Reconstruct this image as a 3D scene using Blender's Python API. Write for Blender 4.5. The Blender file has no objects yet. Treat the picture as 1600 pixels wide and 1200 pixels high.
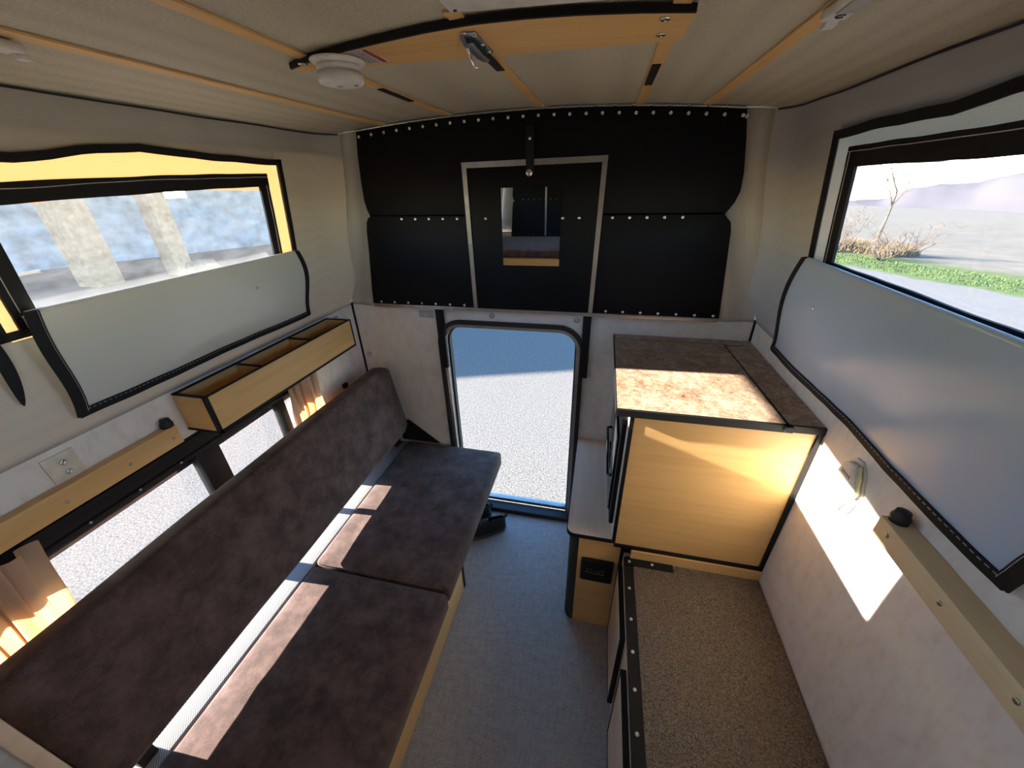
import bpy, bmesh, math, random
from mathutils import Vector, Matrix, noise
sc = bpy.context.scene
C = bpy.context.collection
random.seed(7)

# ------------------------------------------------------------------ camera
cd = bpy.data.cameras.new('camera'); cam = bpy.data.objects.new('camera', cd); C.objects.link(cam)
cd.sensor_width = 36.0; cd.lens = 584.782 / 1600 * 36.0; cd.clip_start = 0.02; cd.clip_end = 2000
rt = Vector((0.97513758, 0.22036971, -0.02332158)); fw = Vector((-0.20485818, 0.85632952, -0.47405999)); up = Vector((-0.08449751, 0.46705133, 0.88018363))
cam.matrix_world = Matrix(((rt.x, up.x, -fw.x, 0.30004628), (rt.y, up.y, -fw.y, -1.68281378), (rt.z, up.z, -fw.z, 1.83788237), (0, 0, 0, 1)))
sc.camera = cam

# ------------------------------------------------------------------ world, sun, exposure
SUN_EL = math.radians(20.0); SUN_SKEW = 0.055
w = bpy.data.worlds.new('sky'); sc.world = w; w.use_nodes = True
nt = w.node_tree; nt.nodes.clear()
sky = nt.nodes.new('ShaderNodeTexSky'); sky.sky_type = 'NISHITA'; sky.sun_disc = False
sky.sun_elevation = math.radians(24); sky.sun_rotation = math.radians(-95); sky.altitude = 1200; sky.air_density = 1.0; sky.dust_density = 0.6; sky.ozone_density = 1.0
bg = nt.nodes.new('ShaderNodeBackground'); bg.inputs['Strength'].default_value = 0.75
wo = nt.nodes.new('ShaderNodeOutputWorld')
hs = nt.nodes.new('ShaderNodeHueSaturation'); hs.inputs['Saturation'].default_value = 1.25; nt.links.new(sky.outputs[0], hs.inputs['Color']); nt.links.new(hs.outputs[0], bg.inputs[0]); nt.links.new(bg.outputs[0], wo.inputs[0])
sl = bpy.data.lights.new('sun', 'SUN'); sl.energy = 34.0; sl.angle = math.radians(0.6); sl.color = (1.0, 0.91, 0.78)
so = bpy.data.objects.new('sun', sl); C.objects.link(so)
sd = Vector((1.0, SUN_SKEW, -math.tan(SUN_EL))).normalized()
so.rotation_euler = sd.to_track_quat('-Z', 'Y').to_euler()
so.location = (-12, -2, 8)
sc.view_settings.view_transform = 'Standard'; sc.view_settings.look = 'None'
sc.view_settings.exposure = 0.5; sc.view_settings.gamma = 1.0; sc.view_settings.use_curve_mapping = False
sc.cycles.max_bounces = 10; sc.cycles.diffuse_bounces = 6; sc.cycles.transparent_max_bounces = 12
sc.cycles.use_denoising = True; sc.cycles.sample_clamp_indirect = 8.0; sc.cycles.caustics_reflective = False; sc.cycles.caustics_refractive = False

# ------------------------------------------------------------------ materials
class NT:
    def __init__(s, name):
        s.m = bpy.data.materials.new(name); s.m.use_nodes = True; s.t = s.m.node_tree; s.t.nodes.clear()
        s.o = s.t.nodes.new('ShaderNodeOutputMaterial')
        s.tc = s.t.nodes.new('ShaderNodeTexCoord')
    def n(s, ty, **kw):
        x = s.t.nodes.new(ty)
        for k, v in kw.items():
            if k in x.inputs: x.inputs[k].default_value = v
            else: setattr(x, k, v)
        return x
    def l(s, a, b): s.t.links.new(a, b)
    def noise(s, scale, detail=4, rough=.5, vec=None, stretch=None):
        x = s.n('ShaderNodeTexNoise'); x.inputs['Scale'].default_value = scale; x.inputs['Detail'].default_value = detail; x.inputs['Roughness'].default_value = rough
        v = vec or s.tc.outputs['Object']
        if stretch:
            mp = s.n('ShaderNodeMapping'); mp.inputs['Scale'].default_value = stretch; s.l(v, mp.inputs[0]); v = mp.outputs[0]
        s.l(v, x.inputs['Vector']); return x.outputs['Fac']
    def ramp(s, fac, stops):
        r = s.n('ShaderNodeValToRGB'); cr = r.color_ramp
        while len(cr.elements) < len(stops): cr.elements.new(0.5)
        for e, (p, c) in zip(cr.elements, stops): e.position = p; e.color = (*c, 1)
        s.l(fac, r.inputs[0]); return r.outputs[0]
    def mix(s, fac, a, b, mode='MIX'):
        x = s.n('ShaderNodeMix'); x.data_type = 'RGBA'; x.blend_type = mode
        for sock, v in ((x.inputs[0], fac), (x.inputs[6], a), (x.inputs[7], b)):
            if hasattr(v, 'links') or hasattr(v, 'is_linked'): s.l(v, sock)
            else: sock.default_value = v if isinstance(v, float) else (*v, 1)
        return x.outputs[2]
    def bump(s, h, strength=.2, dist=.002):
        b = s.n('ShaderNodeBump'); b.inputs['Strength'].default_value = strength; b.inputs['Distance'].default_value = dist; s.l(h, b.inputs['Height']); return b.outputs[0]
    def pbr(s, col, rough=.6, metal=0., spec=.5, nrm=None, **kw):
        p = s.n('ShaderNodeBsdfPrincipled')
        if isinstance(col, tuple): p.inputs['Base Color'].default_value = (*col, 1)
        else: s.l(col, p.inputs['Base Color'])
        if isinstance(rough, float): p.inputs['Roughness'].default_value = rough
        else: s.l(rough, p.inputs['Roughness'])
        p.inputs['Metallic'].default_value = metal; p.inputs['Specular IOR Level'].default_value = spec
        for k, v in kw.items(): p.inputs[k.replace('_', ' ')].default_value = v
        if nrm: s.l(nrm, p.inputs['Normal'])
        return p
    def out(s, sh): s.l(sh if not hasattr(sh, 'outputs') else sh.outputs[0], s.o.inputs[0]); return s.m

def plain(name, col, rough=.5, metal=0., spec=.5, nscale=0, namp=.12, **kw):
    t = NT(name); c = col
    f = t.noise(nscale or 40, 3)
    c = t.ramp(f, [(.3, tuple(v * (1 - namp) for v in col)), (.7, tuple(min(1, v * (1 + namp)) for v in col))])
    return t.out(t.pbr(c, rough, metal, spec, **kw))

def wood(name, a, b, axis=1, rough=.42):
    t = NT(name); st = [26., 26., 26.]; st[axis] = 1.6
    f = t.noise(1.6, 6, .6, stretch=tuple(st)); g = t.noise(3, 3)
    c = t.ramp(f, [(.3, a), (.55, b), (.8, tuple(min(1, v * 1.06) for v in b))])
    c = t.mix(.10, c, t.ramp(g, [(.4, tuple(v * .7 for v in a)), (.6, b)]))
    return t.out(t.pbr(c, rough, 0, .35))

M = {}
M['maple_y'] = wood('maple_along', (.68, .405, .15), (.76, .475, .195), 1)
M['maple_x'] = wood('maple_across', (.68, .405, .15), (.76, .475, .195), 0)
M['maple_pale'] = wood('maple_pale', (.62, .46, .33), (.70, .53, .39), 1, .3)
M['rail_wood'] = wood('rail_wood', (.68, .53, .31), (.76, .60, .36), 1, .45)
M['black'] = plain('black_plastic_edge', (.009, .009, .010), .55, 0, .2)
M['black_rubber'] = plain('black_rubber', (.015, .015, .016), .6)
M['tape'] = plain('black_webbing', (.010, .010, .011), .75, 0, .3)
M['chrome'] = plain('chrome_steel', (.75, .74, .72), .22, 1.0)
M['alu'] = plain('brushed_aluminium', (.42, .40, .38), .32, .9, .5, 30)
M['white_pl'] = plain('white_plastic', (.72, .71, .67), .4)
M['grey_pl'] = plain('grey_plastic', (.45, .46, .45), .4)
M['beige_pl'] = plain('beige_plate', (.70, .63, .50), .45)
M['sole'] = plain('shoe_rubber', (.07, .075, .08), .6)
M['shoe'] = plain('shoe_fabric', (.012, .013, .018), .8)
M['paper'] = plain('sticker_paper', (.62, .60, .58), .5)
M['red'] = plain('sticker_red', (.45, .05, .03), .5)
M['ink'] = plain('ink', (.05, .05, .06), .6)
M['steel_blue'] = plain('zinc_steel', (.42, .46, .50), .32, 1.0, .5, 60)
M['thread'] = plain('white_thread', (.55, .53, .50), .7)

# grey canvas with a fine diamond texture, slightly light permeable
def canvas(name, col, trans=.25, tcol=None, bumpy=.25):
    t = NT(name)
    ck = t.n('ShaderNodeTexVoronoi'); ck.inputs['Scale'].default_value = 170; ck.inputs['Randomness'].default_value = .15; t.l(t.tc.outputs['Object'], ck.inputs['Vector'])
    f = t.noise(5, 4)
    c = t.ramp(f, [(.3, tuple(v * .92 for v in col)), (.7, tuple(v * 1.05 for v in col))])
    c = t.mix(.22, c, t.mix(ck.outputs['Distance'], tuple(v * 1.25 for v in col), tuple(v * .35 for v in col)))
    nb = t.bump(ck.outputs['Distance'], bumpy, .0015)
    p = t.pbr(c, .75, 0, .3, nb)
    tr = t.n('ShaderNodeBsdfTranslucent'); tr.inputs[0].default_value = (*(tcol or col), 1)
    ms = t.n('ShaderNodeMixShader'); ms.inputs[0].default_value = trans
    t.l(p.outputs[0], ms.inputs[1]); t.l(tr.outputs[0], ms.inputs[2])
    return t.out(ms)
M['canvas'] = canvas('grey_canvas', (.56, .54, .49), .06, (.75, .62, .42)); M['canvas_shaded'] = canvas('shaded_grey_canvas', (.47, .48, .50), .02)  # second one: same canvas, lack of sun put into its colour
M['strip_shaded'] = canvas('shaded_canvas_strip', (.60, .56, .50), .10, (.7, .62, .5), .05)  # right strip: greyer copy, its colour stands for no sun behind
M['strip'] = canvas('sunlit_canvas_strip', (.60, .50, .36), .10, (.90, .48, .18), .05)  # left strip: amber of sun through the cloth put into the colour
M['curtain'] = canvas('peach_curtain', (.60, .46, .34), .35, (.95, .50, .20), .08)

def ceil_mat():
    t = NT('ceiling_vinyl')
    v = t.n('ShaderNodeTexVoronoi'); v.inputs['Scale'].default_value = 190; v.inputs['Randomness'].default_value = .3; t.l(t.tc.outputs['Object'], v.inputs['Vector'])
    c = t.mix(v.outputs['Distance'], (.64, .59, .46), (.34, .31, .23))
    return t.out(t.pbr(c, .6, 0, .35, t.bump(v.outputs['Distance'], .3, .001)))
M['ceiling'] = ceil_mat()
def wall_mat():
    t = NT('mottled_wallpaper')
    f = t.noise(22, 6, .65, stretch=(1, 1.6, .7)); g = t.noise(9, 3)
    c = t.ramp(f, [(.32, (.70, .63, .55)), (.5, (.80, .755, .685)), (.7, (.84, .805, .745))])
    c = t.mix(.25, c, t.ramp(g, [(.35, (.72, .62, .55)), (.65, (.82, .80, .755))]))
    return t.out(t.pbr(c, .5, 0, .35))
M['wall'] = wall_mat()
def floor_mat():
    t = NT('speckled_floor')
    f = t.noise(260, 2, .6); g = t.noise(70, 4, .7, stretch=(1, .25, 1)); h = t.noise(60, 4, .7, stretch=(.25, 1, 1))
    c = t.ramp(f, [(.36, (.10, .09, .085)), (.5, (.36, .315, .285)), (.68, (.54, .485, .44))])
    c = t.mix(.35, c, t.ramp(g, [(.35, (.20, .185, .17)), (.6, (.42, .40, .38))]))
    c = t.mix(.25, c, t.ramp(h, [(.35, (.20, .185, .17)), (.6, (.42, .40, .38))]))
    return t.out(t.pbr(c, .5, 0, .35, t.bump(f, .15, .0006)))
M['floor'] = floor_mat()
def carpet_mat():
    t = NT('loop_carpet')
    v = t.n('ShaderNodeTexVoronoi'); v.inputs['Scale'].default_value = 230; t.l(t.tc.outputs['Object'], v.inputs['Vector'])
    n2 = t.noise(420, 3, .7)
    c = t.ramp(n2, [(.34, (.12, .095, .07)), (.5, (.29, .23, .17)), (.68, (.46, .37, .28))])
    hm = t.n('ShaderNodeMath'); hm.operation = 'MULTIPLY'; hm.inputs[1].default_value = .75; t.l(v.outputs['Distance'], hm.inputs[0]); c = t.mix(hm.outputs[0], c, (.05, .038, .03))
    return t.out(t.pbr(c, .95, 0, .1, t.bump(v.outputs['Distance'], 1.0, .004)))
M['carpet'] = carpet_mat()
def plush():
    t = NT('brown_plush')
    f = t.noise(11, 6, .7); g = t.noise(420, 2, .6)
    c = t.ramp(f, [(.36, (.048, .026, .024)), (.5, (.098, .058, .051)), (.64, (.165, .105, .093))])
    c = t.mix(.35, c, t.ramp(g, [(.35, (.03, .02, .02)), (.65, (.12, .09, .085))]))
    return t.out(t.pbr(c, .9, 0, .15, t.bump(g, .4, .0012), Sheen_Weight=.2, Sheen_Roughness=.5, Sheen_Tint=(.8, .7, .6, 1)))
M['plush'] = plush()
def mesh_cloth():
    t = NT('woven_backing')
    ck = t.n('ShaderNodeTexChecker'); ck.inputs['Scale'].default_value = 260; t.l(t.tc.outputs['Object'], ck.inputs[0])
    c = t.mix(ck.outputs['Fac'], (.46, .455, .44), (.17, .17, .17))
    return t.out(t.pbr(c, .85, 0, .2, t.bump(ck.outputs['Fac'], .6, .002)))
M['weave'] = mesh_cloth()
def panel_mat():
    t = NT('black_leather_board'); f = t.noise(160, 4, .6)
    return t.out(t.pbr((.005, .0052, .0062), .6, 0, .16, t.bump(f, .35, .001)))
M['panel'] = panel_mat()
def counter():
    t = NT('brown_stone_laminate')
    f = t.noise(34, 8, .75); g = t.noise(9, 5, .6); h = t.noise(150, 4, .6)
    c = t.ramp(f, [(.36, (.04, .02, .013)), (.46, (.24, .12, .065)), (.54, (.42, .27, .17)), (.66, (.60, .50, .38))])
    c = t.mix(.35, c, t.ramp(g, [(.35, (.22, .10, .05)), (.6, (.44, .38, .30))]))
    c = t.mix(.3, c, t.ramp(h, [(.40, (.03, .018, .012)), (.5, (.36, .28, .21))]))
    return t.out(t.pbr(c, .33, 0, .4))
M['counter'] = counter()
def flap_mat(nm, col):
    t = NT(nm); f = t.noise(4, 2, .5)
    return t.out(t.pbr(col, .22, 0, .5, t.bump(f, .10, .02)))
M['vinyl'] = flap_mat('cream_vinyl', (.60, .585, .52)); M['vinyl_skytint'] = flap_mat('sky_tinted_vinyl', (.43, .53, .67))  # right flap: blue sky reflection put into the base colour
def clear(nm, haze, hcol=(.9, .93, 1), rough=.02, fresn=.06):
    t = NT(nm)
    tr = t.n('ShaderNodeBsdfTransparent'); tr.inputs[0].default_value = (.97, .98, 1, 1)
    f = t.noise(14, 5, .7, stretch=(1, .8, 2.5))
    gl = t.n('ShaderNodeBsdfGlossy'); gl.inputs['Roughness'].default_value = rough
    tl = t.n('ShaderNodeBsdfTranslucent'); tl.inputs[0].default_value = (*hcol, 1)
    m1 = t.n('ShaderNodeMixShader'); m2 = t.n('ShaderNodeMixShader')
    if haze > 0:
        mr = t.n('ShaderNodeMapRange'); mr.inputs[1].default_value = .3; mr.inputs[2].default_value = .8; mr.inputs[3].default_value = haze * .6; mr.inputs[4].default_value = haze * 1.7
        t.l(f, mr.inputs[0]); t.l(mr.outputs[0], m1.inputs[0])
    else: m1.inputs[0].default_value = 0
    t.l(tr.outputs[0], m1.inputs[1]); t.l(tl.outputs[0], m1.inputs[2])
    m2.inputs[0].default_value = fresn
    t.l(m1.outputs[0], m2.inputs[1]); t.l(gl.outputs[0], m2.inputs[2])
    return t.out(m2)
M['vinyl_clear'] = clear('clear_window_vinyl', .025)
M['glass'] = clear('window_glass', 0)
def mirror():
    t = NT('mirror_glass'); g = t.n('ShaderNodeBsdfGlossy'); g.inputs[0].default_value = (.88, .88, .88, 1); g.inputs['Roughness'].default_value = 0.0; return t.out(g)
M['mirror'] = mirror()
def vent_dome():
    t = NT('milky_vent_dome'); a = t.n('ShaderNodeBsdfTranslucent'); a.inputs[0].default_value = (.7, .72, .75, 1); b = t.pbr((.6, .6, .58), .4)
    m = t.n('ShaderNodeMixShader'); m.inputs[0].default_value = .5; t.l(a.outputs[0], m.inputs[1]); t.l(b.outputs[0], m.inputs[2]); return t.out(m)
M['dome'] = vent_dome()
def ground_mat():
    t = NT('gravel_and_steppe')
    f = t.noise(9, 8, .8); g = t.noise(60, 5, .8); h = t.noise(.35, 4, .6)
    v = t.n('ShaderNodeTexVoronoi'); v.inputs['Scale'].default_value = 55; t.l(t.tc.outputs['Object'], v.inputs['Vector'])
    gr = t.ramp(g, [(.36, (.025, .024, .022)), (.5, (.120, .115, .107)), (.62, (.250, .238, .222))])
    gr = t.mix(.35, gr, t.mix(v.outputs['Distance'], (.30, .285, .265), (.04, .04, .04)))
    st = t.ramp(h, [(.35, (.135, .112, .088)), (.6, (.17, .147, .115))])
    st = t.mix(.4, st, t.ramp(t.noise(1.2, 6, .7), [(.4, (.10, .085, .066)), (.6, (.185, .16, .125))]))
    gs = t.ramp(t.noise(3, 5, .7), [(.35, (.055, .085, .022)), (.65, (.10, .125, .045))])
    sep = t.n('ShaderNodeSeparateXYZ'); t.l(t.tc.outputs['Object'], sep.inputs[0])
    def band(lo, hi):
        m = t.n('ShaderNodeMapRange'); m.inputs[1].default_value = lo; m.inputs[2].default_value = hi
        ad = t.n('ShaderNodeMath'); ad.operation = 'MULTIPLY_ADD'; ad.inputs[1].default_value = 1.6; t.l(t.noise(1.0, 5, .7), ad.inputs[0]); t.l(sep.outputs[0], ad.inputs[2])
        t.l(ad.outputs[0], m.inputs[0]); return m.outputs[0]
    c = t.mix(band(14.5, 14.8), gr, gs); c = t.mix(band(17.2, 18.0), c, st)
    return t.out(t.pbr(c, .95, 0, .1, t.bump(g, .7, .015)))
M['ground'] = ground_mat()
M['hill'] = plain('hazed_hill', (.085, .078, .085), .95, 0, .1, .02, .15)  # distance haze put into the colour as lavender grey
M['grass'] = plain('green_grass', (.06, .095, .025), .9, 0, .1, 1, .4)
M['drygrass'] = plain('dry_grass', (.19, .135, .07), .9, 0, .1, 1, .3)
M['twig'] = plain('grey_twigs', (.095, .075, .06), .9, 0, .1, 4, .3)
M['post'] = plain('weathered_post', (.45, .30, .18), .85, 0, .1, 6, .25)
M['barn'] = plain('shade_blue_barn', (.30, .38, .48), .8, 0, .2, 2.2, .40)  # blue of sky-lit shade put into the barn colour
M['hay'] = plain('hay_bale', (.26, .18, .11), .95, 0, .1, 12, .3)

# ------------------------------------------------------------------ mesh helpers
class MB:
    def __init__(s): s.v = []; s.f = []
    def add(s, vs, fs):
        b = len(s.v); s.v += [tuple(v) for v in vs]; s.f += [tuple(i + b for i in f) for f in fs]; return s
    def box(s, x0, x1, y0, y1, z0, z1):
        vs = [(x, y, z) for x in (x0, x1) for y in (y0, y1) for z in (z0, z1)]
        return s.add(vs, [(0, 1, 3, 2), (4, 6, 7, 5), (0, 4, 5, 1), (2, 3, 7, 6), (0, 2, 6, 4), (1, 5, 7, 3)])
    def prism(s, pts, axis, a0, a1):
        def P(p, a): q = list(p); q.insert(axis, a); return tuple(q)
        n = len(pts); vs = [P(p, a0) for p in pts] + [P(p, a1) for p in pts]
        return s.add(vs, [tuple(range(n - 1, -1, -1)), tuple(range(n, 2 * n))] + [(i, (i + 1) % n, n + (i + 1) % n, n + i) for i in range(n)])
    def cyl(s, p, d, r, h, n=20, r2=None):
        d = Vector(d).normalized(); p = Vector(p); a = d.orthogonal().normalized(); b = d.cross(a); r2 = r if r2 is None else r2
        vs = [p + (a * math.cos(t) + b * math.sin(t)) * r for t in [2 * math.pi * i / n for i in range(n)]] + [p + d * h + (a * math.cos(t) + b * math.sin(t)) * r2 for t in [2 * math.pi * i / n for i in range(n)]]
        return s.add(vs, [tuple(range(n - 1, -1, -1)), tuple(range(n, 2 * n))] + [(i, (i + 1) % n, n + (i + 1) % n, n + i) for i in range(n)])
    def lathe(s, p, d, prof, n=24):
        d = Vector(d).normalized(); p = Vector(p); a = d.orthogonal().normalized(); b = d.cross(a); vs = []; fs = []
        for (r, h) in prof:
            for i in range(n): t = 2 * math.pi * i / n; vs.append(p + d * h + (a * math.cos(t) + b * math.sin(t)) * max(r, 1e-5))
        for k in range(len(prof) - 1):
            for i in range(n): fs.append((k * n + i, k * n + (i + 1) % n, (k + 1) * n + (i + 1) % n, (k + 1) * n + i))
        fs.append(tuple(range(n - 1, -1, -1))); fs.append(tuple(range((len(prof) - 1) * n, len(prof) * n)))
        return s.add(vs, fs)
    def tube(s, pts, r, n=8):
        pts = [Vector(p) for p in pts]; vs = []; fs = []; k = len(pts); nrm = None
        for i, p in enumerate(pts):
            d = (pts[min(i + 1, k - 1)] - pts[max(i - 1, 0)]).normalized()
            nrm = d.orthogonal().normalized() if nrm is None else (nrm - d * nrm.dot(d)).normalized()
            b = d.cross(nrm); rr = r[i] if isinstance(r, (list, tuple)) else r
            for j in range(n): t = 2 * math.pi * j / n; vs.append(p + (nrm * math.cos(t) + b * math.sin(t)) * rr)
        for i in range(k - 1):
            for j in range(n): fs.append((i * n + j, i * n + (j + 1) % n, (i + 1) * n + (j + 1) % n, (i + 1) * n + j))
        fs.append(tuple(range(n - 1, -1, -1))); fs.append(tuple(range((k - 1) * n, k * n)))
        return s.add(vs, fs)
    def sheet(s, fn, nu, nv, skip=None):
        vs = [fn(i / nu, j / nv) for i in range(nu + 1) for j in range(nv + 1)]
        fs = [(i * (nv + 1) + j, (i + 1) * (nv + 1) + j, (i + 1) * (nv + 1) + j + 1, i * (nv + 1) + j + 1) for i in range(nu) for j in range(nv) if not (skip and skip((i + .5) / nu, (j + .5) / nv))]
        return s.add(vs, fs)
    def build(s, name, mat, parent=None, bevel=0, seg=2, smooth=False, solid=0, soff=0, sub=0):
        me = bpy.data.meshes.new(name); me.from_pydata(s.v, [], s.f); me.update()
        bm = bmesh.new(); bm.from_mesh(me); bmesh.ops.recalc_face_normals(bm, faces=bm.faces)
        if bevel:
            es = [e for e in bm.edges if len(e.link_faces) == 2 and e.calc_face_angle(0) > .6]
            bmesh.ops.bevel(bm, geom=es, offset=bevel, segments=seg, affect='EDGES', profile=.5, clamp_overlap=True)
        bm.to_mesh(me); bm.free()
        me.materials.append(mat)
        o = bpy.data.objects.new(name, me); C.objects.link(o)
        if parent: o.parent = parent
        if smooth or bevel:
            for p in me.polygons: p.use_smooth = True
            if not smooth:
                try: me.set_sharp_from_angle(angle=math.radians(40))
                except Exception: pass
        if solid:
            m = o.modifiers.new('solid', 'SOLIDIFY'); m.thickness = solid; m.offset = soff
        if sub:
            m = o.modifiers.new('sub', 'SUBSURF'); m.levels = sub; m.render_levels = sub
        return o

def tag(o, label=None, cat=None, group=None, kind=None):
    if label: o['label'] = label
    if cat: o['category'] = cat
    if group: o['group'] = group
    if kind: o['kind'] = kind
    return o
def thing(name, label, cat, loc=(0, 0, 0), group=None, kind=None):
    # parts are modelled in world coordinates; the Empty stays at the base point with an inverse offset
    o = bpy.data.objects.new(name, None); o.empty_display_size = .05; C.objects.link(o); tag(o, label, cat, group, kind); return o
def struct(o, label, cat): return tag(o, label, cat, None, 'structure')
def kids(parent, name, proto, locs):
    """copies of a small part (mesh data shared), one object each"""
    for i, (loc, rot) in enumerate(locs):
        o = proto if i == 0 else proto.copy()
        if i: C.objects.link(o)
        o.location = loc; o.rotation_euler = rot; o.parent = parent
HALF = math.pi / 2

def ceil_z(x): return 2.0118 + .067 * (1 - x * x)
def lx(z): return -.95 + (z - 1.31) * (.09 / .719) if z > 1.31 else -.95    # left canvas plane
def rx(z): return .95 - (z - 1.31) * (.085 / .719) if z > 1.31 else .95     # right canvas plane
def wr(y, z, k=0.):   # soft wrinkles of the canvas
    return .006 * noise.noise(Vector((y * 3 + k, z * 3, k))) + .003 * noise.noise(Vector((y * 11, z * 5, 3 + k)))

YF = -3.2   # front end of the cab-over bed
YB = -2.1   # front end of the standing floor

# ------------------------------------------------------------------ room shell
mb = MB().box(-.99, .99, YB - .03, .04, -.04, 0.0); o = mb.build('floor', M['floor']); struct(o, 'grey speckled vinyl floor running to the open door', 'floor')

def roof(u, v):
    x = -1.02 + 2.04 * u; y = YF - .05 + (.06 - YF + .05) * v
    return (x, y, ceil_z(x))
def inroof(u, v):   # vent opening
    x = -1.02 + 2.04 * u; y = YF - .05 + (.06 - YF + .05) * v
    return .07 < x < .37 and -1.26 < y < -.975
o = MB().sheet(roof, 102, 112, inroof).build('ceiling', M['ceiling'], smooth=True, solid=.03, soff=1); struct(o, 'gently crowned pop up ceiling lined with textured grey vinyl', 'ceiling')
ceiling = o

# hard side walls with the left sliding-window opening
mb = MB()
W2 = (-1.98, -.40, .465, 1.115)   # y0,y1,z0,z1
mb.box(-.985, -.95, YB, W2[0], 0, 1.31).box(-.985, -.95, W2[1], .035, 0, 1.31).box(-.985, -.95, W2[0], W2[1], 0, W2[2]).box(-.985, -.95, W2[0], W2[1], W2[3], 1.31)
mb.box(-.985, -.95, YF, YB, 1.1, 1.31)
wl = mb.build('wall_left', M['wall']); struct(wl, 'mottled off-white left wall under the grey canvas side', 'wall')
mb = MB().box(.95, .985, YB, .035, 0, 1.31).box(.95, .985, YF, YB, 1.1, 1.31)
wr_o = mb.build('wall_right', M['wall']); struct(wr_o, 'mottled off-white right wall with a bright sun patch', 'wall')

ZIPL = [(-1.21, 1.914), (-1.05, 1.9165), (-.93, 1.932), (-.80, 1.947), (-.69, 1.940), (-.5, 1.933), (-.326, 1.930)]
ZIPR = [(-1.32, 1.965), (-.85, 1.955), (-.74, 1.943), (-.57, 1.946), (-.345, 1.937)]
def ev(pl, x):
    for a, b in zip(pl[:-1], pl[1:]):
        if a[0] <= x <= b[0]: return a[1] + (b[1] - a[1]) * (x - a[0]) / (b[0] - a[0])
    return pl[0][1] if x < pl[0][0] else pl[-1][1]
def side_canvas(side, holes, parent, k):
    X = lx if side < 0 else rx
    z0, z1 = 1.30, 2.05
    ys = sorted(set([YF + (0.02 - YF) * i / 130 for i in range(131)] + [h[i] for h in holes for i in (0, 1)]))
    zs = sorted(set([z0 + (z1 - z0) * i / 30 for i in range(31)] + [h[i] for h in holes for i in (2, 3)]))
    zs = [z for z in zs if z in (holes[0][3],) or not (1.903 < z < 1.965) or z == holes[1][3]]
    vs = []; fs = []; n = len(zs); h0 = holes[0]; Zp = ZIPL if side < 0 else ZIPR
    for y in ys:
        for z_ in zs:
            z = ev(Zp, y) - .008 if (z_ == h0[3] and h0[0] - .001 <= y <= h0[1] + .001) else z_
            e = min(1, max(0, (z - 1.33) / .1)) * min(1, max(0, (2.04 - z) / .05))
            cor = max(0, 1 + y / .16) ** 2 * .05 * min(1, max(0, (z - 1.31) / .12)) if y > -.16 else 0     # the cloth rounds the rear corner
            inhole = min([max(h[0] - y, y - h[1], h[2] - z, z - h[3]) for h in holes])
            e *= min(1, max(0, inhole - .06) / .08)
            vs.append((X(z) - side * (wr(y, z, k) * e + cor), y, z))
    for i in range(len(ys) - 1):
        for j in range(n - 1):
            yc = (ys[i] + ys[i + 1]) / 2; zc = (zs[j] + zs[j + 1]) / 2
            if any(h[0] < yc < h[1] and h[2] < zc < h[3] for h in holes): continue
            fs.append((i * n + j, (i + 1) * n + j, (i + 1) * n + j + 1, i * n + j + 1))
    return MB().add(vs, fs).build('canvas', M['canvas' if side < 0 else 'canvas_shaded'], parent, smooth=True, solid=.002)
LW = (-1.19, -.345, 1.56, 1.93)   # opening behind the zip border, left soft window
RW = (-1.30, -.362, 1.58, 1.94)
FLW = (-2.85, -1.95, 1.55, 1.90)     # cab-over soft windows, behind the camera
struct(side_canvas(-1, [LW, FLW], None, 0.3), 'grey canvas pop up side above the left wall, lit by the sun', 'canvas wall').name = 'wall_left.001'
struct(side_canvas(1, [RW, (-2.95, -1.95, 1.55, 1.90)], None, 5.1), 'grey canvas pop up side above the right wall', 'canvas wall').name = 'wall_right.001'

# rear wall with door opening
DX0, DX1, DZ0, DZ1 = -.4588, .231, .045, 1.2186
def rrect(x0, x1, z0, z1, r, n=8, top_only=True):
    pts = []
    for cx, cz, a0 in ((x1 - r, z1 - r, 0), (x0 + r, z1 - r, 90)):
        for i in range(n + 1): a = math.radians(a0 + 90 * i / n); pts.append((cx + r * math.cos(a), cz + r * math.sin(a)))
    if top_only: pts += [(x0, z0), (x1, z0)]
    else:
        for cx, cz, a0 in ((x0 + r, z0 + r, 180), (x1 - r, z0 + r, 270)):
            for i in range(n + 1): a = math.radians(a0 + 90 * i / n); pts.append((cx + r * math.cos(a), cz + r * math.sin(a)))
    return pts
def plate_with_hole(outer, hole, y0, y1):
    """slab in the xz plane: outer rectangle minus an arched hole standing on the outer bottom"""
    m = MB(); n = 9
    x0, x1, z0, z1 = outer; pts = hole   # hole pts from rrect top_only
    arc = pts[:-2]  # right->left over the top
    m.prism([(x0, z0), (pts[-2][0], z0), (arc[-1][0], arc[-1][1]), (arc[-1][0], z1), (x0, z1)], 1, y0, y1)
    m.prism([(pts[-1][0], z0), (x1, z0), (x1, z1), (arc[0][0], z1), (arc[0][0], arc[0][1])], 1, y0, y1)
    for a, b in zip(arc[:-1], arc[1:]):
        if abs(a[0] - b[0]) > 1e-6: m.prism([a, (a[0], z1), (b[0], z1), b], 1, y0, y1)
    return m
hole = rrect(DX0, DX1, 0, DZ1, .10)
o = plate_with_hole((-.985, .985, 0, 1.31), hole, 0, .035).build('wall_rear', M['wall']); struct(o, 'mottled beige rear wall around the arched door opening', 'wall')
rear = o
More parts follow.
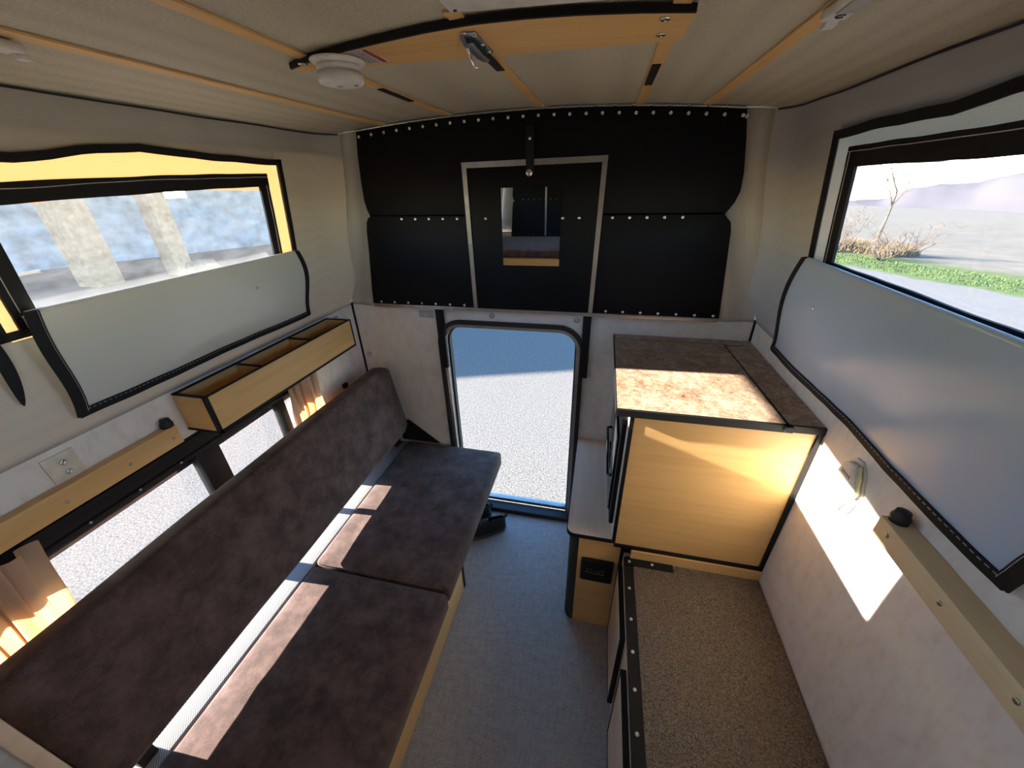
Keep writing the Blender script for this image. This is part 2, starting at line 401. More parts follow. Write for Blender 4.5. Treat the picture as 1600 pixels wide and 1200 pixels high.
def rear_sheet(u, v):
    x = -.955 + 1.91 * u; z = 1.30 + .78 * v
    X = abs(x); zz = min(z, ceil_z(x) - .003)
    lim = (abs(lx(z)) if x < 0 else rx(z)) - .01
    fold = .030 * math.sin(X * 38 + z * 5 + 2.5 * math.sin(z * 4)) * max(0, min(1, (X - .72) / .08)) * max(0, 1 - (X - .72) / .25)
    s = 1 if x > 0 else -1
    return (s * min(X, lim), -.004 + fold * .7 - .012 * max(0, math.sin((z - 1.35) * 7)) * (X > .7), zz)
MB().sheet(rear_sheet, 200, 34).build('canvas', M['canvas'], rear, smooth=True, solid=.002)
# wall behind the camera: front bulkhead, cab-over floor and front wall
o = MB().box(-.95, .95, YB - .03, YB, 0, 1.10).build('wall_front', M['wall']); struct(o, 'hard front wall under the cab-over bed', 'wall')
MB().box(-.98, .98, YF - .03, YF, 1.08, 1.31).build('nose_panel', M['wall'], o)
MB().box(-.98, .98, YF - .02, YF - .015, 1.31, 2.10).build('canvas', M['canvas'], o)

# thin trims
def trim(n, label, mb, mat='black', **k): return struct(mb.build('trim_%d' % n, M[mat], **k), label, 'trim')
trim(1, 'thin black corner bead between left and rear wall', MB().box(-.95, -.943, -.008, 0, 0, 1.31))
trim(2, 'thin black corner bead between right and rear wall', MB().box(.943, .95, -.008, 0, 1.217, 1.31))
for n, sd_, nm in ((3, -1, 'left'), (4, 1, 'right')):
    pts = []
    for i in range(60):
        y = -.02 + (YF + .1) * i / 59; x = (lx(2.03) if sd_ < 0 else rx(2.03)) - sd_ * (max(0, 1 + y / .16) ** 2 * .05 if y > -.16 else 0)
        pts.append((x * .997, y, ceil_z(x) - .004 + .006 * noise.noise(Vector((y * 4, sd_, 0)))))
    trim(n, 'dark piping where the %s canvas meets the ceiling' % nm, MB().tube(pts, .0024, 6), 'black_rubber')
ribs = [(-.5947, 3), (-.3168, 3), (.0371, 3), (.3843, 3), (.600, 3)]
for i, (x, _) in enumerate(ribs):
    m = MB(); z = ceil_z(x) - .0005
    segs = [(-3.1, -.02)]
    if i == 2: segs = [(-3.1, -1.31), (-.932, -.02)]
    if i == 3: segs = [(-3.1, -1.31), (-.932, -.02)]
    for a, b in segs:
        sl_ = -2 * .067 * x * .013
        m.prism([(x - .013, z - sl_ - .004), (x + .013, z + sl_ - .004), (x + .013, z + sl_), (x - .013, z - sl_)], 1, a, b)
    trim(5 + i, 'slim maple batten along the ceiling, number %s from the left' % ('one two three four five'.split()[i]), m, 'maple_y')

# ------------------------------------------------------------------ soft windows
def frame_band(side, y0, y1, z0, z1, wd, mat, parent, name, lift, th=.004, wob=0., bottom=True, top=None):
    X = lx if side < 0 else rx
    m = MB()
    def strip(p, q, nrm):
        n = max(2, int((Vector(q) - Vector(p)).length / .03)); vs = []; fs = []
        for i in range(n + 1):
            t = i / n; y = p[0] + (q[0] - p[0]) * t; z = p[1] + (q[1] - p[1]) * t
            wv = wob * noise.noise(Vector((y * 9, z * 9, wd * 50)))
            hw = wd * (0 if 0 else 1)
            for k in (0, 1):
                yy = y + nrm[0] * hw * k; zz = z + nrm[1] * hw * k + wv * abs(nrm[1]); yy += wv * abs(nrm[0])
                x = X(zz) - side * lift
                vs += [(x, yy, zz), (x - side * th, yy, zz)]
        for i in range(n):
            b = i * 4
            fs += [(b, b + 4, b + 6, b + 2), (b + 1, b + 3, b + 7, b + 5), (b, b + 1, b + 5, b + 4), (b + 2, b + 6, b + 7, b + 3)]
        fs += [(0, 2, 3, 1), (n * 4, n * 4 + 1, n * 4 + 3, n * 4 + 2)]
        m.add(vs, fs)
    (strip((y0, z1), (y1, z1), (0, -1)) if top is None else [strip(a, b, (0, -1)) for a, b in zip(top[:-1], top[1:])]); strip((y1, z1), (y1, z0), (-1, 0)); strip((y0, z1), (y0, z0), (1, 0))
    if bottom: strip((y0, z0), (y1, z0), (0, 1))
    return m.build(name, M[mat], parent, smooth=False)
def soft_window(n, side, zy0, zy1, by0, by1, bz1, zb, lab):
    X = lx if side < 0 else rx
    root = thing('window_%d' % n, lab, 'window', kind='structure')
    zt = [(zy0, 1.914), (-1.05, 1.9165), (-.93, 1.932), (-.80, 1.947), (-.69, 1.940), (-.5, 1.933), (zy1, 1.930)] if side < 0 else [(zy0, 1.965), (-.85, 1.955), (-.74, 1.943), (-.57, 1.946), (zy1, 1.937)]
    frame_band(side, zy0, zy1, zb, 1.93, .018 if side < 0 else .02, 'tape', root, 'zip_border', .004, .005, .005, True, zt)
    bt_ = [(by0, bz1 - .028), (-.8, bz1 - .010), (by1, bz1)] if side < 0 else [(by0, bz1 + .006), (by1, bz1)]
    bd = frame_band(side, by0, by1, zb, bz1 - (.02 if side < 0 else 0), .040 if side < 0 else .044, 'tape', root, 'window_frame', .003, .007, .003, True, bt_)
    bd2 = frame_band(side, by0 + .012, by1 - .012, zb, bz1 - (.036 if side < 0 else .010), .0016, 'thread', bd, 'stitching', .0103, .0012, .003, False, [(a, b - .010) for a, b in bt_])
    ZP = ZIPL if side < 0 else ZIPR
    def strip_fn(u, v):
        y = zy0 + .012 + (zy1 - zy0 - .024) * u; z = 1.56 + (ev(ZP, y) - .006 - 1.56) * v
        return (X(z) - side * -.0005, y, z)
    def sk(u, v):
        y = zy0 + .012 + (zy1 - zy0 - .024) * u; z = 1.56 + .375 * v
        return by0 + .02 < y < by1 - .02 and z < bz1 - .045
    MB().sheet(strip_fn, 90, 40, sk).build('canvas_strip', M['strip' if side < 0 else 'strip_shaded'], root, smooth=True)
    def pane(u, v):
        y = by0 + .015 + (by1 - by0 - .03) * u; z = 1.56 + (bz1 - .03 - 1.56) * v
        return (X(z) + side * .001 + .004 * noise.noise(Vector((y * 5, z * 5, n))) * math.sin(math.pi * u) * math.sin(math.pi * v), y, z)
    MB().sheet(pane, 60, 24).build('pane', M['vinyl_clear'], root, smooth=True)
    return root
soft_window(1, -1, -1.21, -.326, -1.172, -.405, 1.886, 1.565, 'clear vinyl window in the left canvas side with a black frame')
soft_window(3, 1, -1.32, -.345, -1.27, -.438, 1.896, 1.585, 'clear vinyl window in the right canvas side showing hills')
for n, side in ((4, -1), (5, 1)):
    root = thing('window_%d' % n, 'cab-over canvas window on the %s, behind the camera' % ('left' if side < 0 else 'right'), 'window', kind='structure')
    frame_band(side, -2.87 if side < 0 else -2.97, -1.93, 1.54, 1.92, .05, 'tape', root, 'window_frame', .003, .007, .004)
    X = lx if side < 0 else rx
    MB().sheet(lambda u, v: (X(1.55 + .36 * v) + side * .001, -2.85 + .9 * u, 1.55 + .36 * v), 20, 8).build('pane', M['vinyl_clear'], root)

# ------------------------------------------------------------------ rolled-down window flaps
def flap(name, side, ty0, ty1, by0, by1, ztop, zbot, xbulge, label, snaps):
    X = lx if side < 0 else rx
    root = thing(name, label, 'window flap')
    def prof(v):   # v 0 top .. 1 bottom -> (inward distance, z)
        # rises from the wall, curls over and hangs
        if v < .12: a = v / .12 * math.pi / 2; return (.004 + .030 * (1 - math.cos(a)), ztop - .035 + .035 * math.sin(a))
        t = (v - .12) / .88
        return (.034 + xbulge * math.sin(math.pi * t) * .9 + (.012 - .034) * t, ztop + (zbot - ztop) * t)
    def P(u, v, off=0.):
        ty = ty0 + (ty1 - ty0) * u; by = by0 + (by1 - by0) * u; s = max(0, (v - .1) / .9)
        side_wave = (.016 * math.sin(s * 5.5)) * (1 if u > .5 else -.4)
        y = ty + (by - ty) * (s ** .9) + side_wave * abs(2 * u - 1)
        d, z = prof(v)
        d += .009 * noise.noise(Vector((y * 3.2, z * 5, side * 3.0))) * s + .0035 * noise.noise(Vector((y * 14, z * 4, side))) * s ** 2 + .004 * math.sin(u * 9) * s
        base = X(z)
        return (base - side * (d + off), y, z)
    MB().sheet(lambda u, v: P(u, v), 80, 46).build('panel', M['vinyl' if side < 0 else 'vinyl_skytint'], root, smooth=True, solid=.002)
    # black zip binding on both sides and the hem
    m = MB(); W = .020
    ar = abs(by1 - by0)
    def tapeS(f, n):
        vs = []; fs = []
        for i in range(n + 1):
            a, b = f(i / n)
            pa = P(*a, .002); pb = P(*b, .002); pc = P(*b, .006); pd_ = P(*a, .006)
            vs += [pa, pb, pc, pd_]
        for i in range(n):
            k = i * 4
            for j in range(4): fs.append((k + j, k + (j + 1) % 4, k + 4 + (j + 1) % 4, k + 4 + j))
        fs += [(0, 1, 2, 3), (n * 4, n * 4 + 3, n * 4 + 2, n * 4 + 1)]
        m.add(vs, fs)
    wu = W / ar; wv = W / (ztop - zbot)
    tapeS(lambda t: ((0 - wu * .3, .06 + .94 * t), (wu, .06 + .94 * t)), 40)
    tapeS(lambda t: ((1 - wu * .7, .06 + .94 * t), (1 + wu * .3, .06 + .94 * t)), 40)
    tapeS(lambda t: ((t, 1 - wv * .8), (t, 1 + wv * .2)), 70)
    bd = m.build('zip_binding', M['tape'], root)
    ms = MB()
    for f in (lambda t: P(wu * .8, .1 + .88 * t, .0068), lambda t: P(wu * .8 + t * (1 - 1.5 * wu), 1 - wv * .6, .0068)):
        for i in range(70): 
            a = Vector(f(i / 70)); b = Vector(f((i + .55) / 70)); ms.tube([a, b], .0006, 4)
    ms.build('stitching', M['thread'], bd)
    for (u, v) in snaps:
        p = Vector(P(u, v, .002)); MB().lathe(p, (-side, 0, 0), [(.005, 0), (.005, .001), (.003, .003), (.0005, .0035)], 14).build('snap', M['chrome'], root, smooth=True)
    return root
flap('window_flap', -1, -1.160, -.362, -1.165, -.318, 1.622, 1.350, .012, 'cream vinyl flap hanging below the left canvas window', [(.70, .42)])
flap('window_flap', 1, -1.30, -.395, -1.185, -.226, 1.628, 1.280, .012, 'shiny vinyl flap tinted with blue sky light hanging below the right canvas window', [(.80, .42)])

# black leaf-shaped strap on the left canvas
def leaf(u, v):
    wdt = .011 * math.sin(math.pi * min(1, .12 + .88 * v)) ** .6
    y = -1.218 - .010 * v + (u - .5) * wdt * 2; z = 1.60 - .175 * v
    return (lx(z) + .010 + .012 * math.sin(v * 3), y - .004, z)
o = MB().sheet(leaf, 6, 24).build('tie_strap', M['tape'], smooth=True, solid=.003)
tag(o, 'black pointed strap hanging on the grey canvas left of the flap', 'strap')

# ------------------------------------------------------------------ rear black push board
def poly_panel(pts, y0, y1): return MB().prism(pts, 1, y0, y1)
bp = thing('folding_panel', 'wide black riveted folding panel above the open door', 'panel')
def topz(x): return ceil_z(x) - .006
L = []
for (x, z) in [(-.80, 1.318), (-.792, 1.40), (-.772, 1.55), (-.760, 1.66), (-.752, 1.695), (-.740, 1.712), (-.729, 1.718), (-.72, 1.724)]: L.append((x, z))
Rr = [(.72, 1.724), (.731, 1.716), (.745, 1.700), (.757, 1.690), (.765, 1.66), (.776, 1.55), (.790, 1.40), (.797, 1.318)]
low = L + Rr
MB().prism(low, 1, -.034, -.024).build('lower_board', M['panel'], bp, bevel=.002)
upb = [(-.728, 1.716), (-.738, 1.745), (-.744, 1.78), (-.742, 1.85), (-.735, 1.95), (-.722, topz(.722))] + [(-.722 + 1.448 * i / 16, topz(-.722 + 1.448 * i / 16)) for i in range(1, 17)] + [(.745, 1.95), (.762, 1.85), (.765, 1.79), (.755, 1.755), (.730, 1.714)]
MB().prism(upb, 1, -.034, -.024).build('upper_board', M['panel'], bp, bevel=.002)
# hinges
m = MB()
for i in range(24):
    x = -.722 + 1.448 * i / 24; x2 = -.722 + 1.448 * (i + .93) / 24
    m.tube([(x, -.036, topz(x) - .001), (x2, -.036, topz(x2) - .001)], .0032, 8)
m.build('top_hinge', M['alu'], bp)
m = MB(); m.box(-.795, .797, -.036, -.022, 1.303, 1.320)
for i in range(26): m.tube([(-.795 + 1.592 * i / 26, -.0365, 1.317), (-.795 + 1.592 * (i + .93) / 26, -.0365, 1.317)], .0026, 8)
hb = m.build('bottom_hinge', M['alu'], bp)
# rivets
rv = MB().lathe((0, 0, 0), (0, -1, 0), [(.0066, 0), (.0067, .0012), (.0052, .003), (.003, .0038), (.0026, .0024), (.0004, .0024)], 14).build('rivet', M['chrome'], bp, smooth=True)
loc = []
for i in range(26): x = -.712 + 1.43 * i / 25; loc.append(((x, -.034, topz(x) - .022), (0, 0, 0)))
loc.append(((.7305 - .0, -.034, topz(.73) - .024), (0, 0, 0)))
for x in [-.5746 + .0645 * i for i in range(19)]:
    if -.125 < x < .128 or abs(x + .2665) < .02 or abs(x - .2826) < .02: continue
    loc.append(((x, -.034 if not -.27 < x < .28 else -.038, 1.7065), (0, 0, 0)))
for i in range(22): loc.append(((-.752 + 1.525 * i / 21, -.034, 1.330), (0, 0, 0)))
kids(bp, 'rivet', rv, loc)
# inner lift-up door with aluminium frame
idr = MB().box(-.272, .288, -.038, -.034, 1.32, 1.902).build('inner_door', M['panel'], bp, bevel=.001)
def alu_strip(x0, x1, z0, z1, x2=None, x3=None):
    return None
m = MB()
m.prism([(-.2765, 1.912), (-.2765, 1.904), (-.258, 1.892), (.274, 1.897), (.2926, 1.906), (.2926, 1.918)], 1, -.043, -.036)
fr = m.build('metal_frame', M['alu'], bp)
MB().prism([(-.2765, 1.905), (-.257, 1.893), (-.249, 1.322), (-.267, 1.322)], 1, -.0425, -.036).build('metal_frame', M['alu'], bp)
MB().prism([(.2926, 1.908), (.273, 1.896), (.262, 1.322), (.280, 1.322)], 1, -.0425, -.036).build('metal_frame', M['alu'], bp)
rs = MB().lathe((0, 0, 0), (0, -1, 0), [(.0028, 0), (.0026, .0010), (.0004, .0014)], 10).build('screw', M['chrome'], fr, smooth=True)
sl_ = [((-.255, -.043, 1.902), (0, 0, 0)), ((-.10, -.043, 1.905), (0, 0, 0)), ((.10, -.043, 1.907), (0, 0, 0)), ((.262, -.043, 1.909), (0, 0, 0))]
for z in (1.80, 1.72, 1.60, 1.48): sl_ += [((-.266 + (1.9 - z) * .015, -.0425, z), (0, 0, 0)), ((.283 - (1.9 - z) * .018, -.0425, z), (0, 0, 0))]
kids(fr, 'screw', rs, sl_)
sp = MB().box(-.014, .018, -.049, -.034, 1.862, 2.02).build('strap', M['tape'], bp, bevel=.002)
kn = MB().lathe((0.0, -.049, 1.869), (0, -1, 0), [(.013, 0), (.0135, .003), (.012, .006), (.001, .0068)], 22).build('snap_knob', M['chrome'], sp, smooth=True)
MB().box(-.009, .009, -.0562, -.0545, 1.8680, 1.8695).build('slot', M['ink'], kn)
MB().lathe((0.0025, -.049, 1.981), (0, -1, 0), [(.007, 0), (.0065, .002), (.003, .004), (.0005, .0042)], 16).build('rivet', M['chrome'], sp, smooth=True)
mr = thing('mirror', 'small frameless upright mirror fixed to the black panel', 'mirror')
MB().box(-.118, .127, -.0415, -.0385, 1.5185, 1.8205).build('backing', M['black'], mr)
MB().add([(-.117, -.042, 1.5195), (.126, -.042, 1.5195), (.126, -.042, 1.8195), (-.117, -.042, 1.8195)], [(0, 1, 2, 3)]).build('glass', M['mirror'], mr)

# door opening trim, velcro straps, bolts, sticker
d1 = thing('door_1', 'open arched rear doorway with black gasket and metal edge', 'door', kind='structure')
def arch_ring(g_out, g_in, y0, y1, zb):
    a = rrect(DX0 - g_out, DX1 + g_out, zb, DZ1 + g_out, .10 + g_out, 10)[:-2]; b = rrect(DX0 - g_in, DX1 + g_in, zb, DZ1 + g_in, max(.02, .10 + g_in), 10)[:-2]
    a = [(a[0][0], zb)] + a + [(a[-1][0], zb)]; b = [(b[0][0], zb)] + b + [(b[-1][0], zb)]
    m = MB()
    for i in range(len(a) - 1):
        if (Vector(a[i]) - Vector(a[i + 1])).length < 1e-5 and (Vector(b[i]) - Vector(b[i + 1])).length < 1e-5: continue
        m.prism([a[i], a[i + 1], b[i + 1], b[i]], 1, y0, y1)
    return m
arch_ring(.026, .006, -.016, .0, .0).build('gasket', M['black_rubber'], d1)
arch_ring(.010, -.012, -.006, .055, .0).build('metal_edge', M['alu'], d1)
arch_ring(-.008, -.020, .03, .062, .0).build('outer_seal', M['black_rubber'], d1)
MB().box(DX0, DX1, -.045, .02, 0, .030).build('threshold', M['black_rubber'], d1, bevel=.004)
MB().box(DX0, DX1, .024, .062, .030, .052).build('sill', M['alu'], d1, bevel=.003)
for (x0, x1, z0, z1, lb) in ((-.4789, -.4416, .98, 1.296, 'black velcro strip on the rear wall left of the doorway'), (.2418, .2786, .983, 1.296, 'black velcro strip on the rear wall right of the doorway')):
    o = MB().box(x0, x1, -.020, 0, z0, z1).build('velcro_strip', M['tape'], bevel=.002); tag(o, lb, 'strap')
for (x, z, lb) in ((-.1933, 1.272, 'round bolt cap above the doorway, left one under the hinge'), (.2123, 1.272, 'round bolt cap above the doorway, right one beside the strip'), (-.9106, 1.018, 'round bolt cap low on the rear wall beside the backrest')):
    r_ = thing('bolt_cap', lb, 'bolt')
    MB().lathe((x, -.0005, z), (0, -1, 0), [(.015, 0), (.0152, .001), (.012, .003), (.001, .004)], 20).build('washer', M['grey_pl'], r_, smooth=True)
    MB().lathe((x, -.004, z), (0, -1, 0), [(.006, 0), (.006, .002), (.0035, .004), (.0005, .0042)], 12).build('bolt_head', M['chrome'], r_, smooth=True)
st = thing('notice_sticker', 'small white printed notice under the black panel', 'sticker')
MB().box(-.5752, -.495, -.002, 0, 1.2460, 1.2830).build('paper', M['paper'], st)
m = MB()
for (a, b, c, d) in ((-.5735, -.4967, 1.2805, 1.2813), (-.5735, -.4967, 1.2477, 1.2485), (-.5735, -.5727, 1.2477, 1.2813), (-.4975, -.4967, 1.2477, 1.2813)): m.box(a, b, -.0026, -.002, c, d)
for k, z in enumerate((1.275, 1.268, 1.261, 1.254)):
    x = -.569
    while x < -.503:
        wlen = random.uniform(.004, .011); m.box(x, min(x + wlen, -.502), -.0026, -.002, z - .0012, z + .0012); x += wlen + .0025
m.build('printed_lines', M['ink'], st)

# ------------------------------------------------------------------ ceiling items
cb = thing('ceiling_board', 'curved maple board with black front edge across the ceiling', 'board')
front = [(-.378, -.793), (-.30, -.822), (-.20, -.846), (-.121, -.862), (-.03, -.880), (.065, -.893), (.15, -.895), (.228, -.893), (.32, -.886), (.425, -.874)]
back = [(.428, -.742), (.416, -.708), (.30, -.690), (.20, -.680), (.077, -.673), (-.05, -.680), (-.18, -.696), (-.30, -.715), (-.384, -.735)]
def boardpoly(pts, t0, t1):
    n = len(pts); vs = [(x, y, ceil_z(x) - t0) for x, y in pts] + [(x, y, ceil_z(x) - t1) for x, y in pts]
    return MB().add(vs, [(i, (i + 1) % n, n + (i + 1) % n, n + i) for i in range(n)])
def board_between(f0, f1, t0, t1):
    m = MB(); N = 30
    def ev(pl, x):
        pl = sorted(pl)
        for a, b in zip(pl[:-1], pl[1:]):
            if a[0] <= x <= b[0]: return a[1] + (b[1] - a[1]) * (x - a[0]) / (b[0] - a[0])
        return pl[0][1] if x < pl[0][0] else pl[-1][1]
    vs = []; fs = []
    for i in range(N + 1):
        x = -.366 + .773 * i / N; ya, yb = f0(x, ev), f1(x, ev)
        for t in (t0, t1):
            vs += [(x, ya, ceil_z(x) - t), (x, yb, ceil_z(x) - t)]
    for i in range(N):
        a = i * 4; b = a + 4
        fs += [(a, b, b + 1, a + 1), (a + 2, a + 3, b + 3, b + 2), (a, a + 2, b + 2, b), (a + 1, b + 1, b + 3, a + 3)]
    fs += [(0, 1, 3, 2), (N * 4, N * 4 + 2, N * 4 + 3, N * 4 + 1)]
    return m.add(vs, fs)
board_between(lambda x, e: e(front, x) - .006, lambda x, e: e(back[1:], x) - .045, .0042, .012).build('board', M['maple_x'], cb)
board_between(lambda x, e: e(front, x) - .013, lambda x, e: e(front, x) - .0063, .0030, .0132).build('edge_trim', M['black'], cb)
for (x, y) in ((.366, -.862), (.368, -.788), (-.325, -.822)):
    s_ = MB().lathe((x, y, ceil_z(x) - .012), (0, 0, -1), [(.009, 0), (.0092, .001), (.007, .0022), (.0025, .0028), (.002, .0015), (.0004, .0015)], 18).build('screw', M['chrome'], cb, smooth=True)
wl_ = thing('warning_label', 'white printed warning label with red header on the ceiling board', 'sticker')
def onboard(x, y, t=.0208): return (x + .027, y - .050, ceil_z(x + .027) - t + .008)
lab = [(-.232, -.800), (-.190, -.800), (-.190, -.712), (-.232, -.712)]
MB().add([onboard(*p) for p in lab] + [onboard(*p, .0202) for p in lab], [(0, 1, 2, 3), (4, 5, 6, 7), (0, 1, 5, 4), (1, 2, 6, 5), (2, 3, 7, 6), (3, 0, 4, 7)]).build('paper', M['paper'], wl_)
MB().add([onboard(x, y, .0211) for x, y in [(-.203, -.798), (-.192, -.798), (-.192, -.714), (-.203, -.714)]], [(0, 1, 2, 3)]).build('header', M['red'], wl_)
m = MB()
for k in range(4):
    x = -.209 - k * .006; y = -.797
    while y < -.722:
        l_ = random.uniform(.006, .014); m.add([onboard(a, b, .0211) for a, b in [(x, y), (x - .0025, y), (x - .0025, y + l_), (x, y + l_)]], [(0, 1, 2, 3)]); y += l_ + .003
m.build('printed_lines', M['ink'], wl_)

sd_t = thing('smoke_detector', 'round white smoke detector under the ceiling board', 'smoke detector')
sx, sy = -.254, -.808; sz = ceil_z(sx) - .0118
MB().lathe((sx, sy, sz), (0, 0, -1), [(.052, 0), (.0535, .002), (.050, .005), (.043, .008)], 40).build('base', M['white_pl'], sd_t, smooth=True)
MB().lathe((sx, sy, sz - .008), (0, 0, -1), [(.042, 0), (.0425, .010), (.040, .0105), (.040, .0125), (.0445, .013), (.0450, .026), (.042, .030), (.034, .032), (.001, .033)], 40).build('body', M['white_pl'], sd_t, smooth=True)
MB().lathe((sx + .028, sy + .008, sz - .0395), (0, 0, -1), [(.0035, 0), (.004, .0012), (.001, .002)], 12).build('indicator', M['red'], sd_t, smooth=True)
MB().lathe((sx - .008, sy + .004, sz - .0405), (0, 0, -1), [(.006, 0), (.006, .0010), (.001, .0014)], 16).build('button', M['grey_pl'], sd_t, smooth=True)

# velcro pads on battens, toggle latch
for (x, y0, y1, lb) in ((-.357, -.52, -.335, 'black velcro pad on the batten right of the smoke detector'), (.031, -.700, -.565, 'black velcro pad on the middle batten behind the latch'), (.3825, -.545, -.335, 'black velcro pad on the batten under the board right end')):
    xx = {-.357: -.3168, .031: .0371, .3825: .3843}[x]
    mid = abs(xx - .0371) < .01
    if mid: y0, y1 = -.748, -.600
    o = MB().box(xx - .010, xx + .010, y0 - .012, y1 - .012, ceil_z(xx) - (.0145 if mid else .007), ceil_z(xx) - (.0125 if mid else .0045)).build('velcro_pad', M['tape'], bevel=.001); tag(o, lb, 'velcro')
lt = thing('toggle_latch', 'zinc toggle latch screwed to the middle of the ceiling board', 'latch')
zl = ceil_z(.03) - .0122
MB().box(.018, .044, -.872, -.752, zl - .003, zl).build('base_plate', M['steel_blue'], lt, bevel=.001)
MB().prism([(-.866, zl - .003), (-.85, zl - .012), (-.80, zl - .014), (-.757, zl - .008), (-.757, zl - .004)], 0, .014, .021).build('side_rail', M['steel_blue'], lt)
MB().prism([(-.85, zl - .010), (-.79, zl - .018), (-.745, zl - .014), (-.745, zl - .011), (-.79, zl - .013)], 0, .020, .033).build('lever', M['steel_blue'], lt, bevel=.0008)
MB().tube([(.018, -.838, zl - .013), (.014, -.815, zl - .020), (.014, -.792, zl - .030), (.022, -.790, zl - .031)], .0024, 8).build('hook', M['chrome'], lt, smooth=True)
for (a, b) in ((.039, -.860), (.039, -.812), (.039, -.765), (.026, -.878)): MB().lathe((a, b, zl - .003), (0, 0, -1), [(.0042, 0), (.004, .002), (.0005, .0026)], 12).build('screw', M['chrome'], lt, smooth=True)

# roof vent
for o_ in [lt] : o_.location.x = .014
rvn = thing('roof_vent', 'white square roof vent frame in the ceiling ahead of the board', 'roof vent')
m = MB(); zz = lambda x: ceil_z(x) + .004
for (x0, x1, y0, y1) in ((.038, .405, -.985, -.934), (.033, .405, -1.30, -1.26), (.033, .075, -1.26, -.985), (.365, .405, -1.26, -.985)):
    vs = [(x, y, z - ceil_z(.22) + ceil_z(x)) for x in (x0, x1) for y in (y0, y1) for z in (ceil_z(.22) - .007, ceil_z(.22) + .0)]
    m.add(vs, [(0, 1, 3, 2), (4, 6, 7, 5), (0, 4, 5, 1), (2, 3, 7, 6), (0, 2, 6, 4), (1, 5, 7, 3)])
m.build('frame', M['white_pl'], rvn, bevel=.003)
MB().box(.07, .37, -1.26, -.96, ceil_z(.2) + .075, ceil_z(.2) + .08).build('dome', M['dome'], rvn, bevel=.002)
m = MB().box(.06, .07, -1.27, -.95, 2.085, 2.155).box(.37, .38, -1.27, -.95, 2.085, 2.155).box(.07, .37, -1.27, -1.26, 2.085, 2.155).box(.07, .37, -.96, -.95, 2.085, 2.155)
m.build('collar', M['white_pl'], rvn)
for (x, y) in ((.050, -.946), (.2, -.948)): MB().lathe((x, y, ceil_z(x) - .0072), (0, 0, -1), [(.003, 0), (.003, .0015), (.0004, .002)], 10).build('screw', M['ink'], rvn, smooth=True)
# slim lamps on the outer battens
def puck(x, y0, y1, lab, mark):
    r_ = thing('ceiling_lamp', lab, 'lamp'); z = ceil_z(x) - .004; s_ = 2 * .067 * x
    MB().box(x - .018, x + .018, y0, y1, z - .014, z + .000).build('housing', M['white_pl'], r_, bevel=.005, seg=3)
    MB().box(x - .013, x + .013, y0 + .03, y1 - .04, z - .0165, z - .013).build('lens', M['grey_pl'], r_, bevel=.002)
    MB().prism([(y1 - .012, z - .012), (y1 + .006, z - .012), (y1 + .010, z - .020), (y1 - .006, z - .020)], 0, x - .010, x + .006).build('switch', M['white_pl'], r_, bevel=.001)
    if mark:
        pts = [(x + .006 * math.cos(a), y1 - .026 + .006 * math.sin(a), z - .0146) for a in [math.radians(40 + 280 * i / 12) for i in range(13)]]
        MB().tube(pts, .0011, 6).build('mark', M['ink'], r_)
puck(.604, -1.10, -.850, 'slim white ceiling lamp on the rightmost batten', True)
puck(-.628, -1.35, -1.100, 'slim white ceiling lamp on the leftmost batten', False)

# ------------------------------------------------------------------ left wall: sliding window, rail, bookshelf bin, plate, curtains
w2 = thing('window_2', 'black framed sliding glass window low in the left wall', 'window', kind='structure')
y0, y1, z0, z1 = W2
m = MB(); fx0, fx1 = -.985, -.938
m.box(fx0, fx1, y0, y1, z0, z0 + .022).box(fx0, fx1, y0, y1, z1 - .040, z1).box(fx0, fx1, y0, y0 + .03, z0, z1).box(fx0, fx1, y1 - .02, y1, z0, z1)
m.box(-.952, -.930, y0, y1, z1 - .014, z1 + .026).box(-.945, -.934, y0, y1, z1 - .034, z1 - .024)
m.build('window_frame', M['black'], w2, bevel=.002)
MB().box(-1.002, -.985, y0 - .02, y1 + .02, 1.030, z1 + .02).build('sun_stop_lip', M['black'], w2)  # unseen lip added to keep sun off the backrest top
MB().box(fx0, -.945, -.968, -.888, z0 + .02, z1 - .02).build('mullion', M['black'], w2, bevel=.004)
MB().box(fx0, -.945, -.6175, -.583, z0 + .02, z1 - .02).build('mullion', M['black'], w2, bevel=.004)
MB().box(-.972, -.970, y0 + .02, -.92, z0 + .01, z1 - .02).build('pane', M['glass'], w2)
MB().box(-.964, -.962, -.92, y1 - .01, z0 + .01, z1 - .02).build('pane', M['glass'], w2)
sc_ = MB().lathe((0, 0, 0), (1, 0, 0), [(.0035, 0), (.003, .0015), (.0005, .002)], 10).build('screw', M['grey_pl'], w2, smooth=True)
kids(w2, 'screw', sc_, [((-.9335, y, 1.087), (0, 0, 0)) for y in (-1.02, -1.14, -1.26, -1.38)])
rl = thing('wood_rail', 'maple rail along the left wall above the sliding window', 'rail')
MB().box(-.95, -.922, -2.05, -.99, 1.150, 1.212).build('board', M['maple_y'], rl, bevel=.0015)
for y in (-.992 - .02, -1.1325, -1.2734, -1.3976): MB().lathe((-.922, y, 1.176), (1, 0, 0), [(.0045, 0), (.004, .0012), (.0005, .0016)], 12).build('screw', M['alu'], rl, smooth=True)
def bumper(x, y, z, lab, s):
    r_ = MB().lathe((x, y, z), (s * .25, .05, 1), [(.016, 0), (.0165, .012), (.013, .020), (.012, .026), (.0005, .027)], 22).build('rubber_bumper', M['black_rubber'], smooth=True); tag(r_, lab, 'bumper')
bumper(-.934, -1.005, 1.2125, 'black rubber bumper at the end of the left maple rail', -.1)
rr = thing('wood_rail', 'pale thick wooden rail along the right wall', 'rail')
MB().box(.902, .95, -2.05, -.985, 1.172, 1.222).build('board', M['rail_wood'], rr, bevel=.003)
